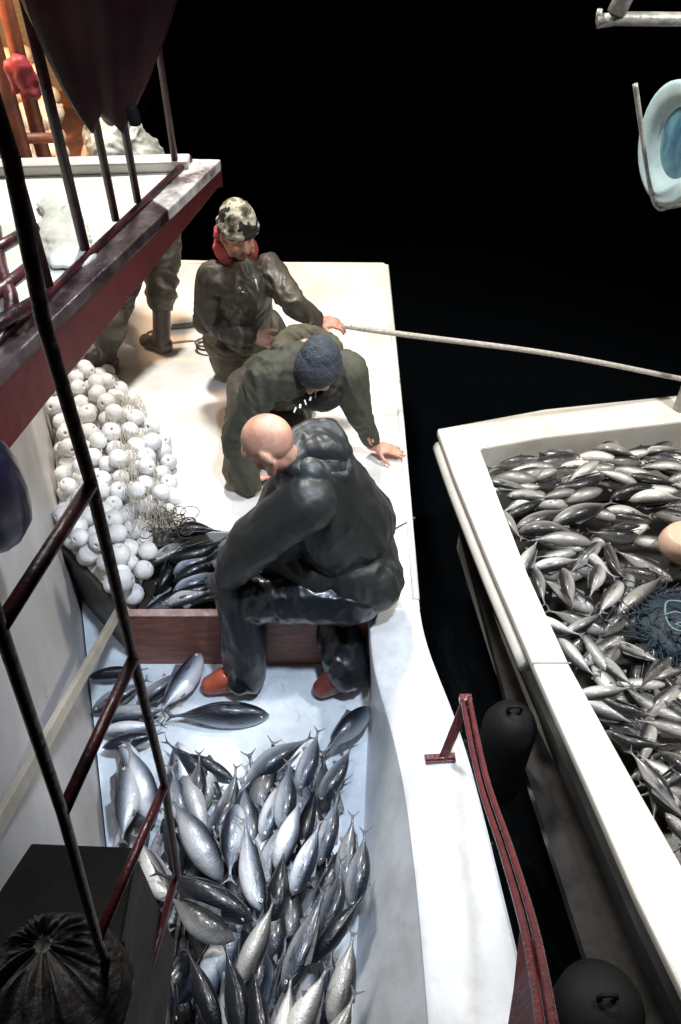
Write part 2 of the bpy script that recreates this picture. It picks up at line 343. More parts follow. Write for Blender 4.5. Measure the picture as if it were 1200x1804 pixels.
# coloured bulkhead board between deck and well
MB().prism([(-.934, 2.155), (.12, 2.155), (.12, 2.187), (-.934, 2.187)], -.37, .0).build('bulkhead_board', M['board'], boat, bevel=.003)
MB().prism([(-.936, 2.151), (.10, 2.151), (.10, 2.189), (-.936, 2.189)], .001, .012).build('board_capping', M['boardtop'], boat, bevel=.003)
a = V(-1.345, 2.612, 0); c = V(-.934, 2.175, 0)
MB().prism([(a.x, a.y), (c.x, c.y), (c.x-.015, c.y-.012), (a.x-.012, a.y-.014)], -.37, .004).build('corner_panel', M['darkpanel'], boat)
# well floor
MB().prism([(.16, 2.16), (.135, 1.9), (.10, 1.28), (.05, .7), (0, .05), (wallx(.05)+.01, .05), (wallx(2.6)+.01, 2.6), (-.9, 2.16)], -.42, -.36).build('well_floor', M['well'], boat)
# right bulwark: sloped inner face, flat capping, outer side flaring out aft
def cat(tab, y):
    ys = [t[0] for t in tab]
    return float(np.interp(y, ys, [t[1] for t in tab]))
inner_f = [(.05, -.01), (.71, .04), (1.28, .089), (1.91, .127), (2.19, .14)]
inner_t = [(.05, .275), (.63, .27), (1.0, .262), (1.34, .243), (1.6, .205), (1.80, .158), (1.94, .135), (2.19, .13)]
outer_t = [(.05, .59), (.78, .572), (1.24, .520), (1.5, .486), (1.695, .447), (1.9, .392), (2.02, .366), (2.11, .356), (2.19, .35)]
ys = np.linspace(.05, 2.19, 70); vs = []; fs = []
def sm(tab, y, w_=.09): return sum(cat(tab, min(2.19, max(.05, y+d))) for d in (-w_, -w_/2, 0, w_/2, w_))/5
for y in ys:
    fi, ti, oo = sm(inner_f, y), sm(inner_t, y), sm(outer_t, y)
    prof = [(fi-.03, -.38), (fi, -.359), (fi+.012, -.33), (ti-.012, -.03), (ti-.004, -.008), (ti+.012, .0015), (oo-.014, .0015), (oo-.003, -.008), (oo, -.025), (oo-.03, -.6), (oo-.1, -1.4), (fi-.03, -1.4)]
    vs += [(x, y, z) for x, z in prof]
k = 12
for i in range(len(ys)-1):
    for j in range(k): fs.append((i*k+j, i*k+(j+1) % k, (i+1)*k+(j+1) % k, (i+1)*k+j))
fs += [tuple(range(k)), tuple(range((len(ys)-1)*k, len(ys)*k))[::-1]]
MB().add(vs, fs).build('bulwark', M['bulwark'], boat, smooth=True).data.set_sharp_from_angle(angle=R(38))

# ------------------------------------------------------------------ mother boat: side wall, raised platform with red edge
ship = empty('big_fishing_boat', (-2, 1.5, -1.3), 'big fishing boat with grey side wall and red edged white upper platform', 'boat')
MB().prism([(wallx(6.5), 6.5), (wallx(0), 0), (-3.5, 0), (-4.5, 6.5)], -1.4, 1.21).build('side_wall', M['wall'], ship)
plat = [(-.506, 3.306), (-.95, 1.86), (-1.53, 0), (-3.5, 0), (-3.5, 3.12)]
MB().prism(plat, 1.40, 1.5).build('platform', M['platform'], ship)
def off(p, q, d):   # offset segment outward (to the right of p->q)
    t = (Vector(q)-Vector(p)).normalized(); n = Vector((t.y, -t.x)); return Vector(p)+n*d, Vector(q)+n*d, n
p, q = (-1.53, 0), (-.506, 3.306)
p1, q1, nn = off(p, q, .001); p2, q2, _ = off(p, q, .02)
zb0, zb1 = 1.12, 1.42
vs = [(p1.x, p1.y, zb0), (q1.x, q1.y, zb1), (q2.x, q2.y, zb1), (p2.x, p2.y, zb0), (p1.x, p1.y, 1.498), (q1.x, q1.y, 1.498), (q2.x, q2.y, 1.498), (p2.x, p2.y, 1.498)]
MB().add(vs, [(0, 3, 2, 1), (4, 5, 6, 7), (0, 1, 5, 4), (1, 2, 6, 5), (2, 3, 7, 6), (3, 0, 4, 7)]).build('fascia', M['red'], ship, bevel=.003)
MB().prism([(-.49, 3.318), (-.49, 3.335), (-3.5, 3.15), (-3.5, 3.13)], 1.39, 1.498).build('end_fascia', M['red'], ship)
# raised wet kerb along the edge
def strip3(a0, a1, b0, b1, z0, z1, nm, mk, bev=.006): MB().prism([a0, a1, b1, b0], z0, z1).build(nm, M[mk], ship, bevel=bev)
ro0, ro1, _ = off(p, q, .024); i0 = W(-60, 650, 1.53); i1 = W(338, 272, 1.53)
d_in = (i1-i0); i0 = i0-d_in*.6
li = lambda t: Vector((i0.x+(i1.x-i0.x)*t, i0.y+(i1.y-i0.y)*t)); lo = lambda t: ro0.lerp(ro1, t)
strip3(lo(.0), lo(.86), li(0), li(.84), 1.47, 1.515, 'coaming', 'kerb')
strip3(lo(.8605), lo(1), li(.8405), li(1), 1.47, 1.514, 'coaming', 'kerbpale')
MB().tube([V(*li(0), 1.522), V(*li(.99), 1.522)], .014, 10).build('coaming_rail', M['darkrail'], ship, smooth=True)
# low inner ledge across the far edge
MB().prism([(-.60, 3.20), (-.60, 3.285), (-3.4, 3.10), (-3.4, 3.0)], 1.501, 1.545).build('ledge', M['wall'], ship, bevel=.01)
# guard-rail posts standing on the kerb
def edge(t, z, ins=-.05):
    a_, b_, _ = off(p, q, ins); v = a_.lerp(b_, t); return V(v.x, v.y, z)
def foot_of(px, py, z=1.53): return W(px, py, z)
for k_, (px, py, r) in enumerate([(150, 440, .017), (204, 388, .014), (243, 356, .014), (309, 288, .013), (86, 505, .017)]):
    f = foot_of(px, py); MB().tube([f, f+V(0, 0, 1.05)], r, 10).add([], []).build('rail_post', M['darkrail'], ship, smooth=True)
f1 = foot_of(86, 505); f2 = foot_of(309, 288)
MB().tube([f1+V(0, 0, 1.03)+(f1-f2)*.6, f2+V(0, 0, 1.03)], .02, 10).build('handrail', M['darkrail'], ship, smooth=True)
for z1_, (pa, pb) in ((0, ((-60, 560), (72, 455))), (0, ((-60, 470), (62, 400))), (0, ((-60, 600), (84, 520)))):
    MB().tube([W(*pa, 1.62), W(*pb, 1.60)], .02, 8).build('low_rail', M['darkrail'], ship, smooth=True)
MB().tube([W(-10, 400, 1.6), W(0, 470, 1.6), W(18, 520, 1.6), W(20, 560, 1.58)], .022, 8, 4).build('low_rail', M['darkrail'], ship, smooth=True)
# after deck of the big boat beyond, lit warm
MB().prism([(-1.78, 4.7), (-1.78, 8.5), (-5, 8.5), (-5, 4.7)], .2, .55).build('after_deck', M['orangepost'], ship)
MB().prism([(-2.1, 7.2), (-2.1, 7.4), (-6, 7.4), (-6, 7.2)], .55, 3.2).build('cabin_wall', M['wood'], ship)
for px, py, y in ((46, 285, 4.9), (84, 300, 5.1), (16, 270, 5.3)):
    f = Wy(px, py, y); MB().tube([V(f.x, f.y, .55), V(f.x, f.y, 2.8)], .045, 10).build('awning_post', M['orangepost'], ship, smooth=True)
fa = Wy(-40, 245, 4.95); fb = Wy(100, 243, 4.95)
MB().tube([fa, fb], .03, 10).build('awning_rail', M['orangepost'], ship, smooth=True)

# heap of cream buoys on the after deck
rb = random.Random(3); bme = None; cnt = 0
for row in range(9):
    for kx in range(8):
        px = -22+kx*20+rb.uniform(-6, 6)-(row % 2)*9; py = 292-row*24+rb.uniform(-5, 5)
        if px > 118-row*5: continue
        y = 5.35+row*.10+rb.uniform(-.05, .05); P = Wy(px, py, y); P.z = max(.62, P.z)
        if bme is None:
            m_ = MB().ell((0, 0, 0), (.062, .062, .07)); m_.tube([(0, 0, .062), (0, 0, .085)], .014, 8); bo = m_.build('buoy', M['buoy'], None, smooth=True); bme = bo.data
        else: bo = bpy.data.objects.new('buoy', bme); col.objects.link(bo)
        bo.location = P; bo.rotation_euler = (rb.uniform(-1, 1), rb.uniform(-1, 1), 0)
        tag(bo, 'cream buoy in the warm lit heap behind the orange posts', 'buoy', 'cream buoys heaped on the far lit deck'); cnt += 1
# red jacket hanging by a post
j = Wy(35, 118, 4.75)
b = MB(); b.capsule(j+V(-.04, 0, .0), j+V(.04, 0, -.01), .04, .035); b.capsule(j, j+V(.03, 0, -.13), .055, .04); b.capsule(j+V(.05, 0, 0), j+V(.10, 0, -.12), .025, .02); b.capsule(j+V(-.05, 0, 0), j+V(-.06, 0, -.12), .025, .02)
tag(b.remesh('jacket', M['redcloth'], None, .012, 3, .02, 9), 'red jacket hanging from an orange post on the far lit deck', 'jacket')

# dark maroon tarpaulin furled above the platform
tp = Wy(188, 212, 2.35); vs = []; fs = []; n = 36; L = 14
tipr = [.05, .078, .098, .115, .13, .145, .158, .17, .178, .185, .19, .195, .20, .20]
for i in range(L):
    f_ = i/(L-1); cen = tp.lerp(Wy(150, -250, 2.35), f_)
    for k in range(n):
        a = 2*math.pi*k/n; r = tipr[i]*(1+.12*math.sin(5*a+f_*3)+.06*math.sin(11*a+2))
        vs.append(cen+V(math.cos(a)*r*1.05, math.sin(a)*r*.7, .03*math.sin(a*3)))
for i in range(L-1):
    for k in range(n): fs.append((i*n+k, i*n+(k+1) % n, (i+1)*n+(k+1) % n, (i+1)*n+k))
fs += [tuple(range(n))[::-1], tuple(range((L-1)*n, L*n))]
tarp = MB().add(vs, fs).build('furled_tarpaulin', M['maroon'], None, smooth=True)
tag(tarp, 'dark maroon tarpaulin furled into a hanging cone above the railing', 'tarpaulin')
MB().tube([tp+V(.03, -.02, .09), tp+V(.08, -.03, .04), tp+V(.085, -.03, 0)], .017, 8, 4).build('tie', M['rubber'], tarp, smooth=True)

# pale lump added to imitate a wet reflection on the platform
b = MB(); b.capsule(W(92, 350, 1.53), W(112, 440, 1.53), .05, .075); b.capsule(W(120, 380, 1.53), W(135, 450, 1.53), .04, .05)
sk = b.remesh('reflection_lump', mat('pale_green_reflection', (.62, .64, .59), .35, bump=.4, bscale=25, color2=(.42, .45, .41), vscale=7), None, .01, 4, .035, 9)

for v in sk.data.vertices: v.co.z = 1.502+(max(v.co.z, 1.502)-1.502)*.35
tag(sk, 'pale green lump imitating a wet reflection on the white platform behind the railing', 'reflection_lump')

# purple-black fender on the left edge
fc = Wy(-38, 868, 1.45); b = MB()
prof = [(0, .17), (.04, .165), (.075, .15), (.10, .11), (.113, .05), (.116, 0), (.113, -.05), (.10, -.11), (.075, -.15), (.04, -.165), (0, -.17)]
vs = []; fs = []; n = 36
for i, (r, z) in enumerate(prof):
    for k in range(n):
        a = 2*math.pi*k/n; rr = max(r, .001)*(1+.02*math.sin(12*a)); vs.append(fc+V(rr*math.cos(a), rr*math.sin(a), z))
for i in range(len(prof)-1):
    for k in range(n): fs.append((i*n+k, (i+1)*n+k, (i+1)*n+(k+1) % n, i*n+(k+1) % n))
fo = MB().add(vs, fs).build('fender', M['purple'], None, smooth=True); tag(fo, 'purple black ribbed fender hanging beside the grey wall at the left edge', 'fender')
MB().tube([fc+V(0, 0, .165), fc+V(-.03, .02, .3), fc+V(-.1, .06, .36)], .01, 8, 4).build('lanyard', M['ropedark'], fo, smooth=True)

# ------------------------------------------------------------------ steel ladder rail close to the camera
lad = empty('steel_ladder', (-.30, .70, -.36), 'dark maroon steel ladder frame standing upright in front of the fish well', 'ladder')
SY = .7
def LA(px, py):  # points of the nearly vertical rail A at its own distance
    return Wy(px, py, SY)
railA = [LA(-60, 20), LA(-14, 175), LA(20, 280), LA(75, 560), LA(160, 850), LA(235, 1160), LA(290, 1380), LA(313, 1545)]
MB().tube(railA, 0.0080, 12).build('rail', M['ladder'], lad, smooth=True)
def at_z(px, py, z): return W(px, py, z)
zr = [LA(160, 855).z, LA(235, 1160).z, LA(290, 1385).z, LA(308, 1550).z]
B0 = at_z(0, 1105, zr[0]); B1 = at_z(110, 1432, zr[1]); B2 = at_z(172, 1655, zr[2]); B3 = at_z(232, 1815, zr[3])
MB().tube([B0+(B0-B1)*1.2, B0, B1, B2, B3], 0.0080, 12).build('rail', M['ladder'], lad, smooth=True)
for z_, (a_, b_), mm in ((0, (LA(160, 855), B0), 'darkrail'), (1, (LA(235, 1160), B1), 'darkrail'), (2, (LA(290, 1385), B2), 'redrail'), (3, (LA(308, 1550), B3), 'redrail')):
    MB().tube([a_, b_], .0092 if z_ < 2 else .0088, 12).build('rung', M[mm], lad, smooth=True)

# dark box at the bottom left
box = empty('storage_box', (-.6, .45, .7), 'dark brown storage box in shadow beside the ladder, black bundle on it', 'box')
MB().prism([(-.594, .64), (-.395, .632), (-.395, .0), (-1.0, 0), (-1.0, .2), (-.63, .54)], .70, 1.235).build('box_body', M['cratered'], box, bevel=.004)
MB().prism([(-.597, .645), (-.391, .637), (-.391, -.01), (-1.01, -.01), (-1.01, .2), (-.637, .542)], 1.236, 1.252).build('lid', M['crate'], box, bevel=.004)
# gathered black bundle on the box
bc = W(80, 1668, 1.29); b = MB(); NR, NA = 26, 150; vs = []; fs = []
for i in range(NR):
    t = i/(NR-1)
    for k in range(NA):
        a = 2*math.pi*k/NA; down = .5-.5*math.sin(a-.35); Rm = .050+.125*down**1.3; r = .012+t*Rm
        pl = abs(noise.noise(V(math.cos(a)*4.5, math.sin(a)*4.5, t*.7)))*1.2+.5*abs(noise.noise(V(math.cos(a)*11, math.sin(a)*11, t*1.5+5)))
        z = .050-.035*t**.6+.048*pl*math.sin(min(1, t*1.15)*math.pi)**.6-(.05*(t > .93))+(.02*(1-down))*math.sin(t*math.pi)
        vs.append(bc+V(math.cos(a)*r, math.sin(a)*r, z-.035))
for i in range(NR-1):
    for k in range(NA): fs.append((i*NA+k, (i+1)*NA+k, (i+1)*NA+(k+1) % NA, i*NA+(k+1) % NA))
fs.append(tuple(range(NA))); b.add(vs, fs)
bd = b.build('net_bundle', M['bag'], None, smooth=True); tag(bd, 'black gathered bundle with pleats fanning from its tied middle on the dark box', 'net bundle')
MB().tube([bc+V(.014*math.cos(t), .014*math.sin(t), .012) for t in np.linspace(0, 6.28, 14)], .004, 6).build('tie', M['ropedark'], bd, smooth=True)

# tan timber leaning from the deck corner on the wall
pa = W(212, 1072, .02); d_ = ray(-30, 1500); tw = .00118; pb = V(0, 0, CAMZ)+d_*tw
b = MB().beam(pa, pb, .036, .024, up=(1, 0, .4)); tb = b.build('timber', M['timber'], None, bevel=.003)
tag(tb, 'tan timber batten leaning from the deck corner along the grey wall', 'timber')

# ------------------------------------------------------------------ red boarding rail on the right bulwark
rl = empty('boarding_rail', (.37, 1.47, 0), 'worn red tube rail bolted to the white bulwark and rising towards the viewer', 'rail')
base = W(775, 1338, 0); top = W(820, 1240, .25)
MB().box(base+V(0, 0, .010), (.115, .035, .012), Matrix.Rotation(R(4), 3, 'Z')).box(base+V(0, -.006, .016), (.112, .008, .02), Matrix.Rotation(R(4), 3, 'Z')).build('base_plate', M['redrail2'], rl, bevel=.002)
MB().beam(base+V(.012, 0, .01), top, .034, .02).build('bracket_arm', M['redrail2'], rl, bevel=.004)
for s_ in (-1, 1):
    o_ = V(.011*s_, 0, .006*s_)
    MB().tube([top+o_+V(0, .01, .02), W(850, 1370, .42)+o_, W(893, 1500, .60)+o_, W(935, 1645, .82)+o_, W(968, 1830, 1.08)+o_], [.009, .009, .0095, .010, .010], 12, 6).build('rail_tube', M['redrail2'], rl, smooth=True)
MB().box(top+V(0, .01, .015), (.045, .03, .035)).build('joint_block', M['redrail2'], rl, bevel=.006)
w0 = W(915, 1642, .80); w1 = W(905, 1740, .82); w2 = W(888, 1850, .84); w3 = W(965, 1850, 1.05); w4 = W(945, 1660, .86)
vs = []; pl = [w0, w1, w2, w3, w4]
for p_ in pl: vs.append(p_)
for p_ in pl: vs.append(p_+V(.01, 0, -.012))
MB().add(vs, [(0, 1, 2, 3, 4), (9, 8, 7, 6, 5)]+[(i, (i+1) % 5, (i+1) % 5+5, i+5) for i in range(5)]).build('gusset_plate', M['redrail'], rl)

# rubber fenders hanging in the gap
def fender(c, r, h, label):
    vs = []; fs = []; n = 32; pr = []
    for i in range(17):
        t = i/16*math.pi; z = math.cos(t)*h; rr_ = r*min(1, (math.sin(t)*1.5))**.8+.001; pr.append((rr_, z))
    for r_, z in pr:
        for k in range(n):
            a = 2*math.pi*k/n; vs.append(c+V(r_*math.cos(a), r_*math.sin(a), z))
    for i in range(16):
        for k in range(n): fs.append((i*n+k, (i+1)*n+k, (i+1)*n+(k+1) % n, i*n+(k+1) % n))
    o = MB().add(vs, fs).build('fender', M['rubber'], None, smooth=True); tag(o, label, 'fender', 'black rubber fenders between the boats')
    MB().tube([c+V(.03*math.cos(t), 0, h+.02+.03*math.sin(t)) for t in np.linspace(0, 6.28, 14)], .008, 8).build('eye_ring', M['rubber'], o, smooth=True)
fender(W(884, 1330, -.55), .115, .36, 'tall black fender hanging in the gap under the joint of the cream gunwale')
fender(W(1035, 1800, -.45), .145, .28, 'round black fender at the bottom of the gap between the two boats')

# ------------------------------------------------------------------ skiff on the right
sk_ = empty('skiff', (1.6, 2.2, -1.3), 'cream skiff lying alongside, its open hold heaped with silver fish', 'boat')
GZ = -.10
o1 = W(770, 755, GZ); o2 = W(940, 1172, GZ); o3 = W(1215, 1775, GZ); far = W(1210, 694, GZ)
def lerp(a, b, t): return a*(1-t)+b*t
# outer line from corner o1 down to o3 (slightly bowed), gunwale width
OUT = [o1, W(800, 838, GZ), W(860, 985, GZ), o2, W(1035, 1385, GZ), W(1120, 1580, GZ), o3, o3+(o3-W(1120, 1580, GZ))*1.3]
IN = [W(858, 830, GZ), W(880, 880, GZ), W(930, 1010, GZ), W(1004, 1172, GZ), W(1122, 1385, GZ), W(1222, 1560, GZ)]
IN += [IN[-1]+(OUT[5]-OUT[4]), IN[-1]+(OUT[5]-OUT[4])*2.6]
IN[0] = W(846, 790, GZ)
FARX = 3.4
farO = [o1, V(1.2, (o1.y+far.y)/2+.02, GZ), V(far.x, far.y, GZ), V(FARX, far.y+.2, GZ)]
fi = IN[0]; fb1 = W(960, 770, GZ); fb2 = W(1205, 742, GZ); farI = [fi, fb1, fb2, fb2+(fb2-fb1)*1.6]
def strip(name, A, B, zt, th, m, bevel=.01):
    n = len(A); vs = [V(p_.x, p_.y, zt) for p_ in A]+[V(p_.x, p_.y, zt) for p_ in B]+[V(p_.x, p_.y, zt-th) for p_ in A]+[V(p_.x, p_.y, zt-th) for p_ in B]; fs = []
    for i in range(n-1):
        fs += [(i, i+1, n+i+1, n+i), (2*n+i, 3*n+i, 3*n+i+1, 2*n+i+1), (i, 2*n+i, 2*n+i+1, i+1), (n+i, n+i+1, 3*n+i+1, 3*n+i)]
    fs += [(0, n, 3*n, 2*n), (n-1, 3*n-1, 4*n-1, 2*n-1)]
    return MB().add(vs, fs).build(name, m, sk_, bevel=bevel)
# one gunwale mesh: long side + far side sharing the corner
nA = len(OUT); A = farO[::-1][:-1]+OUT; Bn = farI[::-1][:-1]+IN
strip('gunwale', A, Bn, GZ, .05, M['cream'], .012)
A2 = [p_+V(.025, -.0, 0) for p_ in A]; A2o = [V(p_.x+.025, p_.y-.02, 0) for p_ in A]
# joint across the gunwale
ja = W(938, 1168, GZ+.001); jb = W(1006, 1168, GZ+.001)
MB().beam(ja, jb, .008, .002).build('gunwale_joint', M['skiffside'], sk_)
# outer side: strake and dark lower hull
def wallstrip(name, L0, z0, z1, dx0, dx1, m):
    n = len(L0); vs = [V(p_.x+dx0, p_.y-dx0*.4, z0) for p_ in L0]+[V(p_.x+dx1, p_.y-dx1*.4, z1) for p_ in L0]+[V(p_.x+dx1+.05, p_.y-dx1*.4-.05, z1) for p_ in L0]+[V(p_.x+dx0+.05, p_.y-dx0*.4-.05, z0) for p_ in L0]; fs = []
    for i in range(n-1):
        for a_ in range(4): fs.append((a_*n+i, a_*n+i+1, ((a_+1) % 4)*n+i+1, ((a_+1) % 4)*n+i))
    fs += [(0, n, 2*n, 3*n), (n-1, 4*n-1, 3*n-1, 2*n-1)]
    return MB().add(vs, fs).build(name, m, sk_)
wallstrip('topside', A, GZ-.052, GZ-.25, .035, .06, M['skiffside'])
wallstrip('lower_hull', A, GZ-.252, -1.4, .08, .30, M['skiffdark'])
rubs = [o1, OUT[1], OUT[2], W(926, 1138, GZ)]
nv = [V(p_.x+.012, p_.y, GZ-.075) for p_ in rubs]
MB().tube([V(p_.x+.034, p_.y-.015, GZ-.125) for p_ in rubs], .050, 12, 5).build('rubbing_strake', M['cream'], sk_, smooth=True)
# inner wall and hold floor
n = len(Bn); vs = [V(p_.x, p_.y, GZ-.01) for p_ in Bn]+[V(p_.x+.02, p_.y-.03, -.95) for p_ in Bn]+[V(p_.x-.04, p_.y+.03, -.95) for p_ in Bn]+[V(p_.x-.04, p_.y+.03, GZ-.01) for p_ in Bn]; fs = []
for i in range(n-1):
    for a_ in range(4): fs.append((a_*n+i, a_*n+i+1, ((a_+1) % 4)*n+i+1, ((a_+1) % 4)*n+i))
MB().add(vs, fs).build('hold_side', M['cream'], sk_)
MB().prism([(.70, 3.5), (3.3, 4.2), (3.3, 0), (1.1, 0), (.85, 1.8)], -.72, -.66).build('hold_floor', M['skifffloor'], sk_)
# frame of tubes at the far end of the skiff carrying a milky disc
YF = 3.75
fr = empty('lamp_frame', (1.95, YF+.15, GZ), 'galvanised tube frame rising over the far end of the skiff', 'frame')
T = lambda px, py: Wy(px, py, YF)
xr = 1.98; zt1 = T(1200, 35).z; zt2 = T(1200, 356).z
MB().tube([T(1052, 38), T(1085, 33), T(1200, 34), V(xr, YF, zt1)], .026, 12).build('top_tube', M['metal'], fr, smooth=True)
MB().tube([T(1054, 36), T(1057, 16)], .012, 10).build('hook', M['metal'], fr, smooth=True)
MB().tube([T(1085, 24), T(1112, -30), T(1150, -90)], .038, 12).build('stay', M['metal'], fr, smooth=True)
MB().tube([T(1160, 352), T(1178, 360), T(1200, 356), V(xr, YF, zt2)], .024, 12).build('lower_tube', M['metal'], fr, smooth=True)
MB().tube([V(xr, YF, GZ-.02), V(xr, YF, zt1+.5)], .035, 12).build('upright', M['metal'], fr, smooth=True)
MB().tube([T(1119, 148), T(1127, 205), T(1140, 300), T(1152, 352), T(1166, 366), T(1178, 358)], [.012, .012, .009, .013, .018, .018], 10, 5).build('curved_rod', M['metal'], fr, smooth=True)
dc = Wy(1183, 255, YF-.02); ax = V(-.93, -.30, -.02).normalized(); rot = ax.to_track_quat('Z', 'Y').to_matrix()
dh = (T(1183, 160)-T(1183, 352)).length/2
vs = []; fs = []; n = 40; pr = [(0, -.05), (.35, -.048), (.62, -.035), (.70, -.01), (.92, .015), (1.0, .005), (1.0, -.02), (.9, -.035), (.6, -.09), (0, -.10)]
for r_, z in pr:
    for k in range(n):
        a = 2*math.pi*k/n; rr_ = max(r_, .001)*dh; vs.append(rot @ V(rr_*math.cos(a)*.95, rr_*math.sin(a)*1.05, z)+dc)
for i in range(len(pr)-1):
    for k in range(n): fs.append((i*n+k, i*n+(k+1) % n, (i+1)*n+(k+1) % n, (i+1)*n+k))
dob = MB().add(vs, fs).build('reflector_disc', M['disc'], None, smooth=True); tag(dob, 'milky blue round reflector dish fixed on the tube frame over the skiff', 'reflector')
b = MB()
b.ell(rot @ V(0, 0, -.046)+dc, (dh*.60, dh*.76, .016), rot, 28, 8)
b.build('blue_centre', M['discblue'], dob, smooth=True)
# peach float in the hold
tc_ = W(1212, 955, -.12); vs = []; fs = []; n = 36; pr = [(0, .064), (.082, .064), (.09, .061), (.098, .052), (.110, .02), (.114, -.01), (.105, -.05), (.085, -.08), (0, -.085)]
for r_, z in pr:
    for k in range(n): a = 2*math.pi*k/n; vs.append(tc_+V(max(r_, .001)*math.cos(a)*1.25, max(r_, .001)*math.sin(a), z))
for i in range(len(pr)-1):
    for k in range(n): fs.append((i*n+k, (i+1)*n+k, (i+1)*n+(k+1) % n, i*n+(k+1) % n))
tag(MB().add(vs, fs).build('float', M['tub'], None, smooth=True), 'peach coloured plastic float lying on the fish at the right edge', 'float')
# teal net with a pale cord loop
nc = W(1195, 1095, -.17); rr = random.Random(11); b = MB()
for k in range(150):
    a = rr.uniform(0, 6.28); r0 = math.sqrt(rr.random())*.19; c0 = nc+V(math.cos(a)*r0*1.0, math.sin(a)*r0*1.1, .045*(1-r0/.19)-.02+rr.uniform(-.02, .005))
    pts = [c0]; h = rr.uniform(0, 6.28)
    for s_ in range(5): h += rr.uniform(-1.1, 1.1); pts.append(pts[-1]+V(math.cos(h)*.035, math.sin(h)*.035, rr.uniform(-.008, .008)))
    b.tube(pts, .0035, 5, 3)
b.ell(nc+V(0, 0, -.06), (.18, .20, .085))
nb_ = b.build('net', M['nylon'], None, smooth=True); tag(nb_, 'dark teal net heaped on the fish in the skiff', 'net')
cc = W(1197, 1085, -.105)
MB().tube([cc+V(.062*math.cos(t), .095*math.sin(t), .01*math.sin(3*t)) for t in np.linspace(.3, 6.4, 30)], .005, 8).build('cord', M['cord'], nb_, smooth=True)
cc = W(1195, 1090, -.10)
MB().tube([cc+V(-.06, .02, 0), cc+V(0, .03, .01), cc+V(.05, -.01, 0), cc+V(-.02, -.03, 0), cc+V(.05, -.06, 0)], .004, 8, 5).build('cord', M['cord'], nb_, smooth=True)

# ================================================================== FISH
def fish_mesh(bend=0, fat=1.0, arch=0.0):
    rings = 26; seg = 18; vs = []; fs = []
    prof = [(0, .006), (.015, .022), (.04, .042), (.08, .066), (.14, .092), (.2, .110), (.3, .128), (.4, .133), (.5, .129), (.6, .114), (.7, .088), (.8, .056), (.88, .026), (.94, .015), (.97, .017), (1, .012)]
    xs = [p_[0] for p_ in prof]; hs = [p_[1] for p_ in prof]
    for i in range(rings+1):
        t = (i/rings)**.9; h = float(np.interp(t, xs, hs))*fat*(1.12 if t < .7 else 1.12-.12*(t-.7)/.3); w_ = h*.84
        cy = bend*math.sin(t*math.pi)*.5
        for k in range(seg):
            a = 2*math.pi*k/seg; cz = math.cos(a); z = h*cz*(1.0 if cz > 0 else 1.04); y = w_*math.sin(a)
            if .17 < t < .20: y *= .965
            vs.append((.5-t*.90, y+cy, z-.006*math.sin(t*6)+arch*(math.sin(t*math.pi)*.5 if t < 2 else 0)))
    for i in range(rings):
        for k in range(seg): fs.append((i*seg+k, i*seg+(k+1) % seg, (i+1)*seg+(k+1) % seg, (i+1)*seg+k))
    fs += [tuple(range(seg))[::-1], tuple(range(rings*seg, (rings+1)*seg))]
    me = MB().add(vs, fs).mesh('fish'); me.polygons.foreach_set('use_smooth', [True]*len(me.polygons)); return me
def plate(pts, th, y0=0):
    n = len(pts); vs = [(x, y0-th/2, z) for x, z in pts]+[(x, y0+th/2, z) for x, z in pts]
    fs = []
    for i in range(1, n-1): fs += [(0, i, i+1), (n, n+i+1, n+i)]
    fs += [(i, n+i, n+(i+1) % n, (i+1) % n) for i in range(n)]
    return vs, fs
def tail_mesh():
    b = MB(); vs = []; fs = []
    up = [(-.37, .016), (-.41, .026), (-.44, .055), (-.468, .080), (-.49, .094)]; bk = [(-.40, .0), (-.428, .0), (-.444, .028), (-.463, .056), (-.488, .088)]
    for sgn in (1, -1):
        for (x, z), (x2, z2) in zip(up, bk): vs += [(x, -.003, z*sgn), (x2, -.003, z2*sgn), (x, .003, z*sgn), (x2, .003, z2*sgn)]
    for h in (0, 20):
        for i in range(4):
            a = h+i*4; c = a+4; fs += [(a, a+1, c+1, c), (a+2, c+2, c+3, a+3), (a, c, c+2, a+2), (a+1, a+3, c+3, c+1)]
    b.add(vs, fs); b.add([(-.36, -.004, .016), (-.36, .004, .016), (-.36, .004, -.016), (-.36, -.004, -.016), (-.44, -.004, .010), (-.44, .004, .010), (-.44, .004, -.010), (-.44, -.004, -.010)], [(0, 1, 2, 3), (7, 6, 5, 4), (0, 4, 5, 1), (1, 5, 6, 2), (2, 6, 7, 3), (3, 7, 4, 0)])
    me = b.mesh('tail_fin'); bm = bmesh.new(); bm.from_mesh(me); bmesh.ops.remove_doubles(bm, verts=bm.verts, dist=.008); bm.to_mesh(me); bm.free(); return me
def dors_mesh():
    b = MB(); b.add(*plate([(.24, .128), (.20, .195), (.12, .178), (-.02, .150), (-.18, .105), (-.24, .07), (-.1, .10), (.1, .12)], .006)); return b.mesh('dorsal_fin')
def anal_mesh():
    b = MB(); b.add(*plate([(-.08, -.12), (-.13, -.165), (-.16, -.10)], .005)); return b.mesh('anal_fin')
def pect_mesh(s_):
    b = MB(); vs, fs_ = plate([(.27, .0), (.19, .028), (.11, .006), (.20, -.014)], .004); b.add([(x, y+s_*(.116+(.27-x)*.08), z) for x, y, z in vs], fs_)
    return b.mesh('pectoral_fin')
def eye_mesh(s_):
    b = MB(); b.ell((.418, s_*.058, .018), (.021, .008, .021), None, 14, 8); k_ = len(b.f); b.ell((.419, s_*.0605, .018), (.012, .009, .012), None, 12, 8); me = b.mesh('eye')
    me.polygons.foreach_set('material_index', [0]*k_+[1]*(len(b.f)-k_)); return me
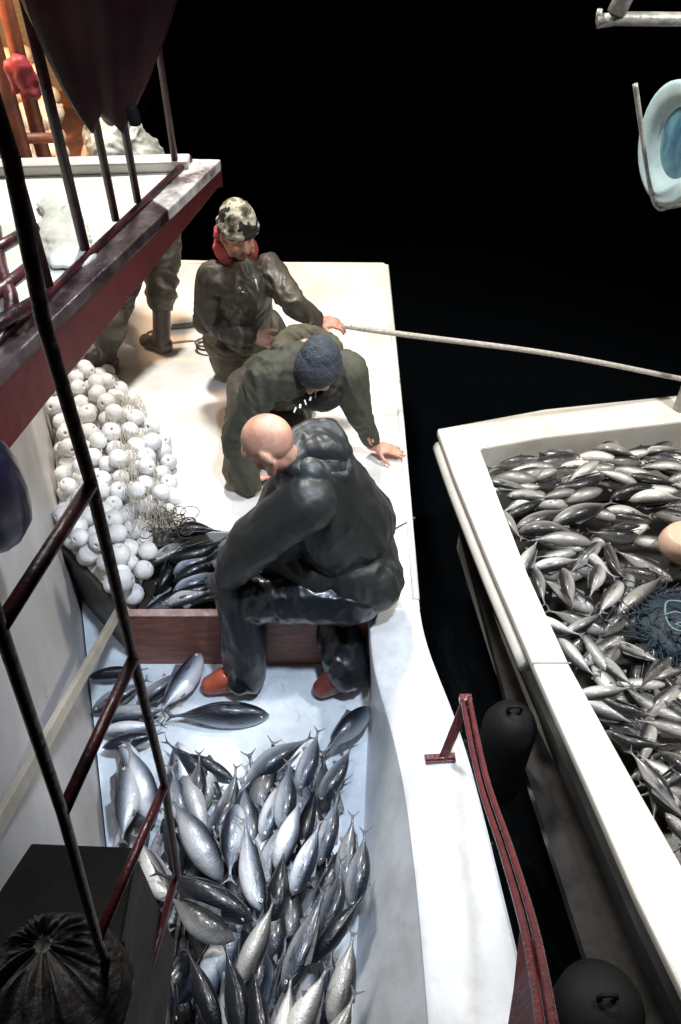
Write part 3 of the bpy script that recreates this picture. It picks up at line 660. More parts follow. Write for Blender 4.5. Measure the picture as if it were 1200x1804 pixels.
FV = [fish_mesh(*q_) for q_ in ((0, 1, .03), (.10, 1.05, -.03), (-.10, .95, .05), (.20, 1.0, .02), (-.18, 1.08, -.05))]
FM = {}
def fish_variant(i, key):
    if (i, key) not in FM:
        m_ = FV[i].copy(); m_.materials.append(M[key]); FM[(i, key)] = m_
    return FM[(i, key)]
TAIL, DORS, ANAL, PECL, PECR, EYEL, EYER = tail_mesh(), dors_mesh(), anal_mesh(), pect_mesh(1), pect_mesh(-1), eye_mesh(1), eye_mesh(-1)
for m_, k_ in ((TAIL, 'fin'), (DORS, 'fin'), (ANAL, 'fin'), (PECL, 'fin'), (PECR, 'fin'), (EYEL, 'fisheye'), (EYER, 'fisheye')):
    if k_ == 'fisheye': m_.materials.append(M['fisheyering'])
    m_.materials.append(M[k_])
def fish(H, T_, roll, key='fish', var=None, label='', group='', parts=True, Lc=(.33, .54), girth=1.0):
    H = Vector(H); T_ = Vector(T_); d = (H-T_); L_ = min(max(d.length, Lc[0]), Lc[1]); d.normalize()
    mid = (H+T_)/2; up = V(0, 0, 1); side = up.cross(d).normalized(); u0 = d.cross(side).normalized()
    a = R(roll); dz = u0*math.cos(a)+side*math.sin(a); dy = dz.cross(d)
    m4 = Matrix((d, dy, dz)).transposed().to_4x4()
    var = random.randrange(5) if var is None else var
    o = bpy.data.objects.new('fish', fish_variant(var, key)); col.objects.link(o)
    ws = random.uniform(.94, 1.12)*girth; L_ *= 1.0
    o.matrix_world = Matrix.Translation(mid) @ m4 @ Matrix.Diagonal((L_, L_*ws, L_*ws, 1))
    tag(o, label, 'fish', group)
    if parts:
        for nm, me in (('tail_fin', TAIL), ('dorsal_fin', DORS), ('anal_fin', ANAL), ('pectoral_fin', PECL), ('pectoral_fin', PECR), ('eye', EYEL), ('eye', EYER)):
            c_ = bpy.data.objects.new(nm, me); col.objects.link(c_); c_.parent = o
    return o
WG = 'fish heaped in the white well'; 
# (head px, tail px, z centre, roll, skin, label)
WELL = [
 ((475, 1260), (285, 1262), -.315, 18, 'fish', 'dark backed fish lying alone across the white floor below the orange boot', 0),
 ((160, 1192), (262, 1178), -.30, 20, 'fish', 'dark striped fish against the brown board at the far left corner of the well', 0),
 ((166, 1252), (262, 1196), -.30, 95, 'fish', 'silver fish lying diagonally in the left corner just below the dark striped one', 1),
 ((240, 1245), (330, 1172), -.28, 110, 'fish', 'pale fish left of the upright one beside the orange boot', 2),
 ((354, 1150), (278, 1262), -.25, 80, 'fish', 'pale fish with its snout up against the orange boot', 1),
 ((178, 1264), (306, 1248), -.30, 115, 'fish', 'pale fish lying level with its tail touching the lone dark fish', 0),
 ((182, 1290), (290, 1275), -.30, 140, 'fish', 'white bellied fish lying level just above the left side of the heap', 0),
 ((190, 1315), (290, 1290), -.27, 30, 'fish', 'dark fish head against the grey wall at the top left of the heap', 0),
 ((212, 1306), (252, 1405), -.25, 120, 'fish', 'bright belly up fish at the top left of the heap', 1),
 ((224, 1346), (214, 1495), -.19, 100, 'fish', 'silver fish with head up lying along the grey wall', 1),
 ((392, 1410), (286, 1298), -.28, 20, 'fish', 'slim dark fish pointing down right under the two raised tails', 0),
 ((402, 1372), (320, 1325), -.26, 25, 'fish', 'dark fish head poking out between the two raised tails', 0),
 ((342, 1445), (352, 1318), -.22, 70, 'fish', 'blue grey fish with left of the two raised forked tails', 0),
 ((374, 1472), (420, 1342), -.20, 65, 'fish', 'blue grey fish with right of the two raised forked tails', 3),
 ((392, 1552), (296, 1398), -.12, 105, 'fish', 'big pale fish with yellowish belly in the middle left of the heap', 4),
 ((432, 1394), (556, 1292), -.25, 70, 'fish', 'striped fish curving up right at the top edge of the heap', 4),
 ((527, 1392), (562, 1284), -.20, 85, 'fish', 'bright silver fish hanging head down at the top of the heap', 0),
 ((652, 1246), (562, 1335), -.25, 50, 'fish', 'dark striped fish topmost of the heap below the dark red boot', 2),
 ((568, 1406), (618, 1318), -.23, 70, 'fish', 'dark fish head down between the bulwark and the bright silver one', 0),
 ((462, 1482), (512, 1345), -.19, 80, 'fish', 'violet grey fish head down in the upper middle of the heap', 1),
 ((498, 1448), (508, 1350), -.17, 90, 'fish', 'small pale fish head down in the upper middle of the heap', 0),
 ((490, 1524), (528, 1408), -.13, 120, 'fish', 'plump silver fish head down right of the violet grey one', 4),
 ((418, 1416), (404, 1562), -.12, 80, 'fish', 'narrow grey fish head up left of the fattest pale one', 2),
 ((458, 1605), (428, 1432), -.07, 105, 'fish', 'fattest pale fish in the centre of the heap', 3),
 ((566, 1510), (594, 1404), -.16, 75, 'fish', 'pale fish head down near the bulwark, middle of the heap', 0),
 ((606, 1562), (622, 1436), -.13, 80, 'fish', 'silver fish head down beside the bulwark wall', 1),
 ((520, 1565), (562, 1450), -.10, 95, 'fish', 'smooth grey fish right of the fattest pale one', 0),
 ((622, 1588), (642, 1470), -.11, 70, 'fish', 'slim blue fish pressed against the bulwark wall', 0),
 ((530, 1490), (556, 1385), -.21, 20, 'fishdark', 'black fish seen between silver ones in the upper right of the heap', 0),
 ((446, 1622), (262, 1530), -.03, 25, 'fishdark', 'long black fish lying across the heap beside the ladder foot', 0),
 ((412, 1655), (288, 1572), .00, 60, 'fishwarm', 'pale backed fish just below the long black one', 4),
 ((296, 1582), (242, 1470), -.10, 110, 'fishwarm', 'pale fish behind the lowest red rungs', 1),
 ((318, 1545), (288, 1420), -.16, 25, 'fishdark', 'black fish in shade behind the ladder rail', 0),
 ((426, 1722), (480, 1592), .03, 125, 'fishwarm', 'yellowish bellied fish in the lower middle of the heap', 0),
 ((500, 1750), (574, 1558), .03, 60, 'fish', 'largest steel blue fish in the lower right of the heap', 1),
 ((556, 1688), (642, 1574), .0, 15, 'fishdark', 'black fish slanting up to the bulwark in the lower right', 0),
 ((592, 1778), (618, 1664), .0, 110, 'fishwarm', 'silver fish against the bulwark near the bottom edge', 0),
 ((520, 1836), (566, 1728), .05, 110, 'fishwarm', 'silver fish with rounded back near the bottom edge', 1),
 ((492, 1860), (508, 1752), .03, 130, 'fishwarm', 'pale belly of a fish cut off by the bottom edge', 0),
 ((566, 1870), (612, 1776), .03, 100, 'fishwarm', 'grey fish in the bottom right corner of the well', 2),
 ((386, 1830), (326, 1662), .03, 30, 'fishdark', 'black fish in the bottom left of the heap, pointing down', 0),
 ((424, 1846), (394, 1652), .04, 30, 'fishdark', 'black fish left of the yellowish bellied one', 1),
 ((462, 1875), (448, 1715), .05, 25, 'fishdark', 'black fish with a bright streak at the bottom middle', 0),
 ((302, 1805), (276, 1640), .0, 30, 'fishdark', 'black fish beside the red brown box', 2),
 ((272, 1870), (286, 1722), .05, 140, 'fishwarm', 'pale yellow fish at the bottom edge beside the box', 0),
 ((560, 1640), (600, 1520), -.08, 40, 'fish', 'blue fish with shiny head between the bulwark and the largest one', 3),
 ((330, 1500), (300, 1340), -.22, 90, 'fish', 'grey fish half hidden behind the ladder rail', 0),
 ((480, 1620), (500, 1500), -.12, 30, 'fishdark', 'black fish right below the plump silver one', 0),
]
for hp, tp_, z, roll, key, lab, var in WELL:
    H = W(*hp, z-.015); T_ = W(*tp_, z+.015); fish(H, T_, roll, key, var, lab, WG, girth=.9, Lc=(.29, .50))
# fish underneath, filling the heap
rf = random.Random(21)
fill = []
def tone_of(key, roll): return 'black' if key == 'fishdark' else ('dark backed' if roll < 50 else ('silver' if roll < 100 else 'pale bellied'))
for gy in range(8):
    for gx in range(4):
        px = 235+gx*108+rf.uniform(-24, 24); py = 1385+gy*60+rf.uniform(-16, 16)
        z = -.36+.055+max(0, (py-1420)/1804)*.85*.4
        if py < 1400 and 420 < px < 520: continue
        px = min(px, 585)
        c0 = W(px, py, z); a = rf.uniform(60, 120)*(1 if rf.random() < .6 else -1)
        c0.x = max(min(c0.x, -.06), wallx(c0.y)+.12)
        dv = V(math.cos(R(a)), math.sin(R(a)), rf.uniform(-.1, .1))*.2; ro = rf.choice([30, 70, 90, 110, 40]); ke = rf.choice(['fish', 'fishdark', 'fishdark'])
        wa = 'beside the grey wall' if gx == 0 else ('beside the bulwark' if gx == 3 else ('left of centre' if gx == 1 else 'right of centre'))
        wb = 'top' if gy < 2 else ('upper half' if gy < 4 else ('lower half' if gy < 6 else 'bottom'))
        fish(c0+dv, c0-dv, ro, ke, None, f'{tone_of(ke, ro)} fish under the {wb} of the well heap {wa}', WG, True, (.34, .40))
for k in range(58):
    gy = k % 9; px = rf.uniform(215, 590); py = 1395+gy*48+rf.uniform(-22, 22)
    if px > 330 and rf.random() < .25: continue
    z = -.36+.11+max(0, (py-1420)/1804)*.9*.6; c0 = W(px, py, z); a = rf.uniform(62, 118) if rf.random() < .72 else -rf.uniform(60, 120)
    c0.x = max(min(c0.x, -.05), wallx(c0.y)+.10); dv = V(math.cos(R(a)), math.sin(R(a)), rf.uniform(.05, .3))*-.2
    ro = rf.choice([20, 40, 75, 95, 115]); ke = rf.choice(['fish', 'fish', 'fishdark'])
    wa = 'by the grey wall' if px < 300 else ('by the bulwark' if px > 520 else 'mid well')
    fish(c0+dv, c0-dv, ro, ke, None, f'{tone_of(ke, ro)} fish wedged between others {wa}, ' + ('far part' if gy < 3 else 'middle part' if gy < 6 else 'near part'), WG, True, (.29, .37), .92)
# fish in the recess behind the board
PG = 'fish in the recess behind the brown board'
PEN = [((268, 990), (345, 935), -.02, 100, 'fishwarm', 'pale headed fish leaning on the white floats'), ((300, 945), (390, 935), .04, 30, 'fishdark', 'topmost black fish in the recess, arched'),
 ((295, 985), (405, 945), .0, 20, 'fishdark', 'black fish under the arched one'), ((305, 1012), (395, 962), -.03, 110, 'fish', 'silver bellied fish in the middle of the recess'),
 ((305, 1025), (400, 980), -.03, 20, 'fishdark', 'black fish below the silver bellied one in the recess'), ((308, 1042), (395, 1003), -.04, 100, 'fish', 'second silver fish from the brown board'),
 ((300, 1050), (410, 1020), -.05, 15, 'fishdark', 'black fish second nearest the brown board'), ((292, 1066), (390, 1032), -.04, 105, 'fishwarm', 'silver fish right behind the brown board'),
 ((330, 1070), (420, 1050), -.07, 30, 'fishdark', 'black fish touching the brown board behind the knee'), ((280, 1040), (300, 940), -.09, 20, 'fishdark', 'black fish lying along the row of floats'),
 ((420, 1010), (350, 960), -.06, 60, 'fish', 'silver fish under the gloved hand'), ((415, 960), (380, 985), .0, 110, 'fish', 'bright small piece of a fish beside the sleeve')]
for hp, tp_, z, roll, key, lab in PEN: fish(W(*hp, z), W(*tp_, z+.01), roll, key, None, lab, PG, True, (.26, .36))
for k in range(8):
    c0 = V(rf.uniform(-.84, -.52), rf.uniform(2.3, 2.6), -.17); a = rf.uniform(0, 40); dv = V(math.cos(R(a)), math.sin(R(a)), 0)*.15
    fish(c0+dv, c0-dv, 60, 'fishdark', None, 'dark fish at the bottom of the recess', PG, True, (.3, .34))

SG = 'fish heaped in the skiff'
SK = [((1030, 806), (896, 832), 20), ((895, 836), (980, 828), 120), ((985, 824), (1078, 818), 120), ((862, 848), (942, 864), 100), ((904, 874), (972, 876), 120), ((1010, 868), (950, 880), 110), ((975, 864), (1084, 826), 15),
 ((910, 930), (1004, 892), 80), ((972, 924), (1086, 882), 80), ((1058, 904), (1152, 910), 120), ((910, 938), (1032, 942), 70), ((1045, 958), (922, 952), 115), ((1018, 966), (946, 982), 110), ((944, 1000), (1022, 984), 115),
 ((918, 1010), (948, 950), 100), ((1008, 960), (1090, 1022), 105), ((1070, 955), (1104, 1026), 60), ((992, 1000), (1014, 1075), 90), ((940, 1000), (962, 1070), 80), ((1052, 1000), (1040, 1050), 70), ((1096, 1025), (1052, 1088), 100),
 ((1088, 1084), (1174, 1008), 120), ((998, 1116), (1060, 1080), 110), ((952, 1094), (1010, 1114), 120), ((1108, 848), (1056, 832), 90), ((1102, 838), (1204, 852), 70), ((1108, 882), (1210, 878), 120), ((1076, 878), (1182, 858), 15), ((1132, 798), (1200, 790), 110),
 ((1052, 794), (1122, 804), 110), ((1068, 944), (1150, 930), 30), ((1126, 944), (1030, 936), 20), ((986, 1128), (1052, 1194), 135), ((1098, 1120), (1052, 1190), 60), ((1088, 1136), (1164, 1166), 80), ((1184, 1158), (1124, 1216), 60),
 ((1060, 1165), (1106, 1200), 110), ((1215, 1272), (1082, 1198), 110), ((1042, 1222), (1090, 1214), 120), ((1036, 1244), (1100, 1268), 130), ((1240, 1304), (1112, 1266), 95), ((1064, 1232), (1156, 1262), 15), ((1228, 1386), (1122, 1328), 110),
 ((1190, 1424), (1104, 1316), 60), ((1150, 1378), (1210, 1440), 80), ((1176, 1198), (1230, 1250), 30), ((1068, 1288), (1186, 1314), 20), ((1188, 1450), (1250, 1520), 110), ((1150, 1200), (1200, 1180), 100), ((905, 905), (960, 880), 40), ((880, 900), (920, 950), 110),
 ((1160, 820), (1230, 835), 60), ((1130, 770+45), (1050, 812), 60), ((1180, 1340), (1240, 1400), 60)]
def sz(px, py): return -.19
for i, (hp, tp_, roll) in enumerate(SK):
    py = (hp[1]+tp_[1])/2; px = (hp[0]+tp_[0])/2; z = sz(px, py)+.012*(i % 3)
    where = 'at the far end of the skiff' if py < 880 else ('in mid skiff' if py < 1100 else 'in the near skiff')
    side = 'beside the cream gunwale' if px < 800+(py-830)*.6+130 else ('near the peach float' if 860 < py < 1010 else ('near the teal net' if 1010 <= py < 1200 else 'away from the gunwale'))
    tone = 'dark backed fish' if roll < 40 else ('bright bellied fish' if roll >= 110 else 'silver fish')
    dx = tp_[0]-hp[0]; dyy = tp_[1]-hp[1]; ori = 'lying level' if abs(dyy) < .3*abs(dx) else ('lying upright' if abs(dx) < .5*abs(dyy) else 'lying slanted')
    fish(W(*hp, z-.01), W(*tp_, z+.01), roll, 'fishwarm', None, f'{tone} {ori} {where} {side}', SG, True, (.27, .42), .80)
for k in range(80):
    py = rf.uniform(800, 1480) if k < 54 else rf.uniform(795, 850); px = rf.uniform(880+(py-850)*.53, 1240); z = sz(px, py)-.01; c0 = W(px, py, z)
    if c0.y > 3.45+.2*(c0.x-.7) or (px > 1110 and 900 < py < 1150): continue
    a = rf.uniform(-30, 35) if py < 950 else rf.uniform(-75, 75); dv = V(math.cos(R(a)), math.sin(R(a)), rf.uniform(-.05, .25))*.15; ro = rf.choice([20, 60, 90, 110, 125])
    fish(c0+dv, c0-dv, ro, 'fishwarm', None, f'{tone_of("fish", ro)} slim fish between others in the skiff, ' + ('far end' if py < 950 else 'middle' if py < 1200 else 'near end'), SG, True, (.27, .35), .80)
for gy in range(14):
    for gx in range(6):
        py = 800+gy*50+rf.uniform(-14, 14); x0 = 880+(py-850)*.53; px = x0+gx*64+rf.uniform(-20, 20)
        if px > 1260: continue
        z = sz(px, py)-.05; c0 = W(px, py, z); a = rf.uniform(-50, 60) if py < 950 else rf.uniform(-80, 80)
        if c0.y > 3.43+.2*(c0.x-.7): continue
        dv = V(math.cos(R(a)), math.sin(R(a)), rf.uniform(-.08, .08))*.17
        fish(c0+dv, c0-dv, rf.choice([20, 60, 90, 110]), 'fishwarm', None, f'silver fish under the top layer of the skiff heap, ' + ('by the gunwale' if gx < 2 else 'amid the hold' if gx < 4 else 'by the photo edge') + (', far end' if gy < 4 else ', middle' if gy < 8 else ', near end'), SG, True, (.28, .36), .78)

# ================================================================== FLOATS
def inpoly(x, y, P):
    c_ = False; n = len(P)
    for i in range(n):
        x1, y1 = P[i]; x2, y2 = P[(i+1) % n]
        if (y1 > y) != (y2 > y) and x < (x2-x1)*(y-y1)/(y2-y1)+x1: c_ = not c_
    return c_
HP = [(88, 690), (130, 640), (190, 655), (235, 710), (285, 770), (318, 850), (322, 905), (270, 935), (262, 1010), (262, 1062), (232, 1066), (110, 948), (98, 850)]
PP = [(W(x, y, .03).x, W(x, y, .03).y) for x, y in HP]
fr_ = random.Random(9); floats = []
def ring_float():
    vs = []; fs = []; n = 24; pr = [(.008, -.050), (.018, -.0505), (.034, -.043), (.046, -.030), (.053, -.014), (.055, 0), (.053, .014), (.046, .030), (.034, .043), (.018, .0505), (.008, .050), (.007, .02), (.007, -.02)]
    for r_, z in pr:
        for k in range(n): a = 2*math.pi*k/n; vs.append((r_*math.cos(a), r_*math.sin(a), z))
    m = len(pr)
    for i in range(m):
        for k in range(n): fs.append((i*n+k, i*n+(k+1) % n, ((i+1) % m)*n+(k+1) % n, ((i+1) % m)*n+k))
    o = MB().add(vs, fs).build('net_float', M['float'], None, smooth=True); return o
f0 = None; pts_all = []
for layer, (zc, shrink, dmin) in enumerate(((.043, 0, .083), (.105, .07, .084), (.165, .14, .086))):
    for k in range(5000):
        x = fr_.uniform(-1.75, -.8); y = fr_.uniform(2.15, 3.95)
        if not inpoly(x, y, PP): continue
        ok = True
        for s_ in range(8):
            a = s_*math.pi/4
            if shrink and not inpoly(x+math.cos(a)*shrink, y+math.sin(a)*shrink, PP): ok = False; break
        if shrink and not ok and x > wallx(y)+.30: continue
        if x < wallx(y)+.06: continue
        z = zc+fr_.uniform(-.012, .012)
        if any((x-q_[0])**2+(y-q_[1])**2+(z-q_[2])**2 < dmin**2 for q_ in pts_all): continue
        pts_all.append((x, y, z))
pts_all = sorted(pts_all, key=lambda q_: -q_[2])[:295]
for (x, y, z) in pts_all:
    if f0 is None: f0 = ring_float(); o = f0
    else: o = bpy.data.objects.new('net_float', f0.data); col.objects.link(o)
    o.location = (x, y, z); o.rotation_euler = (fr_.uniform(-1.3, 1.3), fr_.uniform(-1.3, 1.3), fr_.uniform(0, 6)); s_ = fr_.uniform(.76, .92); o.scale = (s_, s_, s_*fr_.uniform(.9, 1.1))
    where = 'nearest the fish recess' if y < 2.45 else ('a step behind the fish recess' if y < 2.75 else 'at the far tip' if y > 3.5 else 'against the grey wall' if x < wallx(y)+.28 else 'at the netted right side' if x > wallx(y)+.5 else 'in the middle') + (', on top' if z > .15 else ', second layer' if z > .09 else ', on the deck')
    tag(o, f'white foam net float in the heap {where}', 'float', 'white foam net floats heaped on the deck')
# grey diamond netting draped over the right side of the floats
def drape(px, py):
    w_ = (py-690)/250.0; edge_px = 250+w_*75; t = max(0, min(1, (edge_px-px)/95.0))
    P_ = W(px, py, 0); z = .012+.185*math.sin(t*math.pi/2)**.8+.018*noise.noise(V(P_.x*14, P_.y*14, 0))
    return W(px, py, max(.01, z))
b = MB(); rn = random.Random(4)
for fam in (0, 1):
    for k in range(34):
        pts = []
        for m in range(16):
            v_ = m/15.0; u_ = (k/33.0*1.7-.35)+(v_-.5)*(.55 if fam else -.55)
            if not 0 <= u_ <= 1: continue
            py = 695+v_*235; left = 178+(py-690)*.22; right = 250+(py-690)*.30
            pts.append(drape(left+(right-left)*u_+6*noise.noise(V(k*.7, m*.6, fam*9)), py))
        if len(pts) > 2: b.tube(pts, .0013, 5, 3)
tag(b.build('net', M['net'], None, smooth=True), 'thin grey diamond netting draped over the right side of the white floats', 'net')
b = MB()
for k in range(34):
    px = rn.uniform(262, 345); py = rn.uniform(905, 945); c0 = W(px, py, .05+rn.uniform(0, .05)); h = rn.uniform(-.6, .6); pts = [c0]
    for s_ in range(9): h += rn.uniform(.5, 1.1); pts.append(pts[-1]+V(math.cos(h)*.026, math.sin(h)*.026, rn.uniform(-.01, .006)))
    b.tube(pts, .0026, 5, 3)
tag(b.build('net', M['netdark'], None, smooth=True), 'dark tangled net twine behind the fish in the recess', 'net', kind='stuff')

# ================================================================== ROPES
hnd = Wy(585, 572, 3.66)
end = Wy(1290, 684, 3.95)
pts = []
for i in range(13):
    t = i/12; p_ = hnd.lerp(end, t); p_.z += .30*t*(1-t)*.4-.02*math.sin(t*9)*.3; pts.append(p_)
rp = MB().tube([Wy(540, 578, 3.66)]+pts, .0155, 10, 6).build('rope', M['rope'], None, smooth=True); tag(rp, 'taut pale rope from the kneeling man hand across the water to the skiff', 'rope')
rp2 = MB().tube([W(304, 576, .02), W(330, 573, .02), W(375, 568, .03), W(430, 590, .03)], [.016, .017, .014, .012], 10, 6).build('rope', M['ropedark'], None, smooth=True); tag(rp2, 'thick grey rope end lying on the deck behind the kneeling man', 'rope')
lc = W(372, 612, .015); pts = [lc+V(.085*math.cos(t)*(1+.05*t/6), .06*math.sin(t), .004*t) for t in np.linspace(0, 12.2, 50)]
rp3 = MB().tube(pts, .007, 8).build('rope_coil', M['ropedark'], None, smooth=True); tag(rp3, 'thin grey rope coil on the deck beside the kneeling man boots', 'rope')
rp4 = MB().tube([W(300, 604, .008), W(340, 600, .008), W(380, 604, .008), W(420, 596, .008)], .006, 8, 6).build('rope', M['net'], None, smooth=True); tag(rp4, 'thin pale rope on the deck between the boots and the coil', 'rope')
rp5 = MB().tube([W(640, 965, .01), W(690, 935, .006), W(731, 912, .004)], .0045, 8, 6).build('line', M['ropedark'], None, smooth=True); tag(rp5, 'thin dark line crossing the deck edge behind the man in black', 'line')
for k_, (px, py, w_) in enumerate(((300, 845, .02),)): pass

# ================================================================== PEOPLE
def frame(fwd, up):
    f = Vector(fwd).normalized(); s_ = f.cross(Vector(up)).normalized(); u = s_.cross(f).normalized(); return f, s_, u
def head_parts(b, c, fwd, up, k=1.0):
    f, s_, u = frame(fwd, up); rot = Matrix((f, s_, u)).transposed()
    P = lambda x, y, z: c+(f*x+s_*y+u*z)*k
    E = lambda p_, r: b.ell(P(*p_), tuple(v*k for v in r), rot, 44, 26)
    E((-.012, 0, .018), (.100, .078, .092)); E((.022, 0, -.035), (.072, .062, .078)); E((.045, 0, -.082), (.038, .036, .030))
    E((.055, 0, .035), (.045, .062, .035))
    for y in (-1, 1):
        E((-.012, .080*y, -.012), (.018, .011, .032)); E((.062, .040*y, -.028), (.024, .022, .02))
        b.capsule(P(.086, .014*y, .030), P(.076, .048*y, .030), .011*k, .010*k)
        b.capsule(P(.050, .050*y, -.07), P(.0, .062*y, -.04), .018*k, .018*k)
    b.capsule(P(.090, 0, .018), P(.108, 0, -.022), .010*k, .015*k); b.capsule(P(.088, .014, -.028), P(.088, -.014, -.028), .011*k, .011*k)
    b.capsule(P(.086, .02, -.056), P(.086, -.02, -.056), .009*k, .009*k)
    return P
def paint_head(o, P, k=1.0, stubble=True, parent_loc=None):
    me = o.data; loc = Vector(parent_loc) if parent_loc is not None else Vector((0, 0, 0))
    spots = [(P(.098, 0, -.056), .019, 1), (P(.094, .012, -.056), .014, 1), (P(.094, -.012, -.056), .014, 1)]
    for y in (-1, 1):
        spots += [(P(.086, .033*y, .010), .0095, 3), (P(.094, .022*y, .036), .010, 2), (P(.090, .036*y, .038), .010, 2), (P(.082, .048*y, .034), .009, 2)]
    nbr = P(.06, 0, -.08)
    for pg in me.polygons:
        c_ = pg.center
        if (c_-nbr).length > .22: continue
        for q_, r_, mi in spots:
            if (c_-q_).length < r_*k: pg.material_index = mi; break
        else:
            if stubble and (c_-P(.06, 0, -.085)).length < .055*k: pg.material_index = 4
def hand(b, wrist, d, nrm, curl=.5, k=1.0, side=1, grow=0, spread=.06):
    """palm plus four fingers and a thumb; d points to the fingertips, nrm is the back of the hand"""
    d = Vector(d).normalized(); n_ = Vector(nrm); n_ = (n_-d*n_.dot(d)).normalized(); t_ = d.cross(n_)*side
    rot = Matrix((d, t_, n_)).transposed(); g = grow
    b.ell(wrist+d*.050*k, (.052*k+g, .042*k+g, .017*k+g), rot); b.capsule(wrist-d*.02*k, wrist+d*.03*k, .026*k+g, .024*k+g)
    b.ell(wrist+d*.035*k+t_*.022*k-n_*.006*k, (.032*k+g, .018*k+g, .016*k+g), rot)
    for i, (o_, L_) in enumerate(((.030, .072), (.010, .082), (-.010, .076), (-.029, .060))):
        p_ = wrist+d*(.088-.006*abs(i-1.2))*k+t_*o_*k; dr = (d+t_*o_*spread*20).normalized(); c_ = curl*(.85+.12*i)
        for j, (fl, r_) in enumerate(((.42, .0092), (.32, .0084), (.26, .0074))):
            a = c_*(.55+.35*j); dr2 = (dr*math.cos(a)-n_*math.sin(a)).normalized(); q_ = p_+dr2*L_*fl*k
            b.capsule(p_, q_, r_*k+g, (r_-.0007)*k+g, 10); p_ = q_; dr = dr2
            if j == 0: pass
    p_ = wrist+d*.028*k+t_*.034*k-n_*.004*k; dr = (d*.62+t_*.75-n_*.25*(1+curl)).normalized()
    for j, (L_, r_) in enumerate(((.036, .0118), (.030, .0102), (.022, .0088))):
        q_ = p_+dr*L_*k; b.capsule(p_, q_, r_*k+g, (r_-.001)*k+g, 10); p_ = q_; dr = (dr+d*.35-n_*.25*curl).normalized()

def limb(b, pts, rs):
    for i in range(len(pts)-1): b.capsule(pts[i], pts[i+1], rs[i], rs[i+1])
def oriented_ell(b, c, ax, r_ax, r_side, r_other, side):
    ax = Vector(ax).normalized(); s_ = Vector(side); s_ = (s_-ax*s_.dot(ax)).normalized(); n_ = ax.cross(s_)
    b.ell(c, (r_ax, r_side, r_other), Matrix((ax, s_, n_)).transposed())
SKINM = [M['skin'], M['lip'], M['brow'], M['eye'], M['stubble']]
def person(label, J, face, build_extra=None, hands=(), vox=.0045):
    """one continuous body: J holds the joints; hands: (wrist, dir, back normal, curl, side)"""
    b = MB(); P = head_parts(b, J['head'], face[0], face[1])
    f, s_, u = frame(*face)
    limb(b, [J['head']-u*.05-f*.015, J['neck']], [.044, .047])
    b.capsule(J['neck'], (J['shL']+J['shR'])/2, .047, .07)
    for sd in 'LR':
        limb(b, [J['sh'+sd], J['el'+sd], J['ha'+sd]], [.046, .036, .024])
        limb(b, [J['hip'+sd], J['kn'+sd], J['an'+sd]], [.072, .048, .032])
        limb(b, [J['an'+sd], J['toe'+sd]+V(0, 0, -.004)], [.030, .018])
    mid = (J['shL']+J['shR'])/2; pel = (J['hipL']+J['hipR'])/2
    b.capsule(J['shL'], J['shR'], .055, .055); b.capsule(mid, mid.lerp(pel, .5), .10, .09); b.capsule(mid.lerp(pel, .5), pel, .09, .10)
    b.capsule(J['hipL'], J['hipR'], .08, .08)
    for (w_, d_, n_, c_, sd) in hands: hand(b, w_, d_, n_, c_, 1.0, sd)
    o = b.remesh('person', SKINM, None, vox, 3)
    paint_head(o, P); tag(o, label, 'person')
    return o, P, (f, s_, u)

# ---- man 1: bald, black oilskins, crouching over the recess
J = dict(head=W(474, 782, .96), neck=V(-.17, 2.20, .86), shL=V(-.12, 2.10, .76), shR=V(-.07, 2.38, .78),
         elL=W(447, 955, .53), haL=W(398, 1022, .26), elR=V(-.26, 2.38, .50), haR=V(-.42, 2.31, .22),
         hipL=V(.04, 2.15, .15), hipR=V(.09, 2.33, .15), knL=W(420, 1052, .15), anL=W(432, 1188, -.26), knR=V(-.10, 2.42, .12), anR=W(612, 1185, -.26),
         toeL=W(372, 1206, -.31), toeR=W(568, 1212, -.31))
m1, P1, F1 = person('bald man in black oilskins crouching in the well over the fish recess', J, ((-.62, .16, -.77), (-.74, .22, .62)), hands=[(J['haL'], (-.8, .25, -.55), (.2, -.6, .75), .7, 1), (J['haR'], (-.7, .1, -.7), (0, -.2, .9), .6, -1)])
b = MB()   # jacket
sm_ = (J['shL']+J['shR'])/2; pel = (J['hipL']+J['hipR'])/2
oriented_ell(b, W(582, 925, .52)+V(0, .06, 0), sm_-pel, .33, .195, .155, (.1, 1, 0)); b.capsule(W(610, 900, .52)+V(0, .08, 0), W(640, 1005, .25)+V(0, .07, 0), .135, .15)
b.capsule(J['shL']+V(.01, .03, 0), J['shR'], .10, .095); b.capsule(sm_, W(620, 940, .45)+V(0, .06, 0), .155, .18)
oriented_ell(b, W(632, 1015, .22)+V(0, .06, 0), (.35, -.0, -1), .20, .215, .165, (0, 1, 0))
b.capsule(W(650, 1040, .20)+V(0, .06, 0), W(600, 1060, .16)+V(0, .08, 0), .15, .14)
b.capsule(W(620, 1055, .16)+V(0, .08, 0), W(560, 1065, .14)+V(0, .06, 0), .12, .09)
limb(b, [J['shL']+V(0, -.01, 0), J['shL'].lerp(J['elL'], .5), J['elL'], J['elL'].lerp(J['haL'], .5), J['haL']+V(.02, 0, .03)], [.108, .106, .102, .086, .062])
b.capsule(W(545, 900, .60)+V(0, .08, 0), W(490, 990, .30)+V(0, .05, 0), .12, .10); b.capsule(W(490, 990, .30)+V(0, .05, 0), W(560, 1020, .26)+V(0, .04, 0), .09, .11)
limb(b, [J['shR'], J['elR'], J['haR']+V(.02, 0, .03)], [.09, .075, .055])
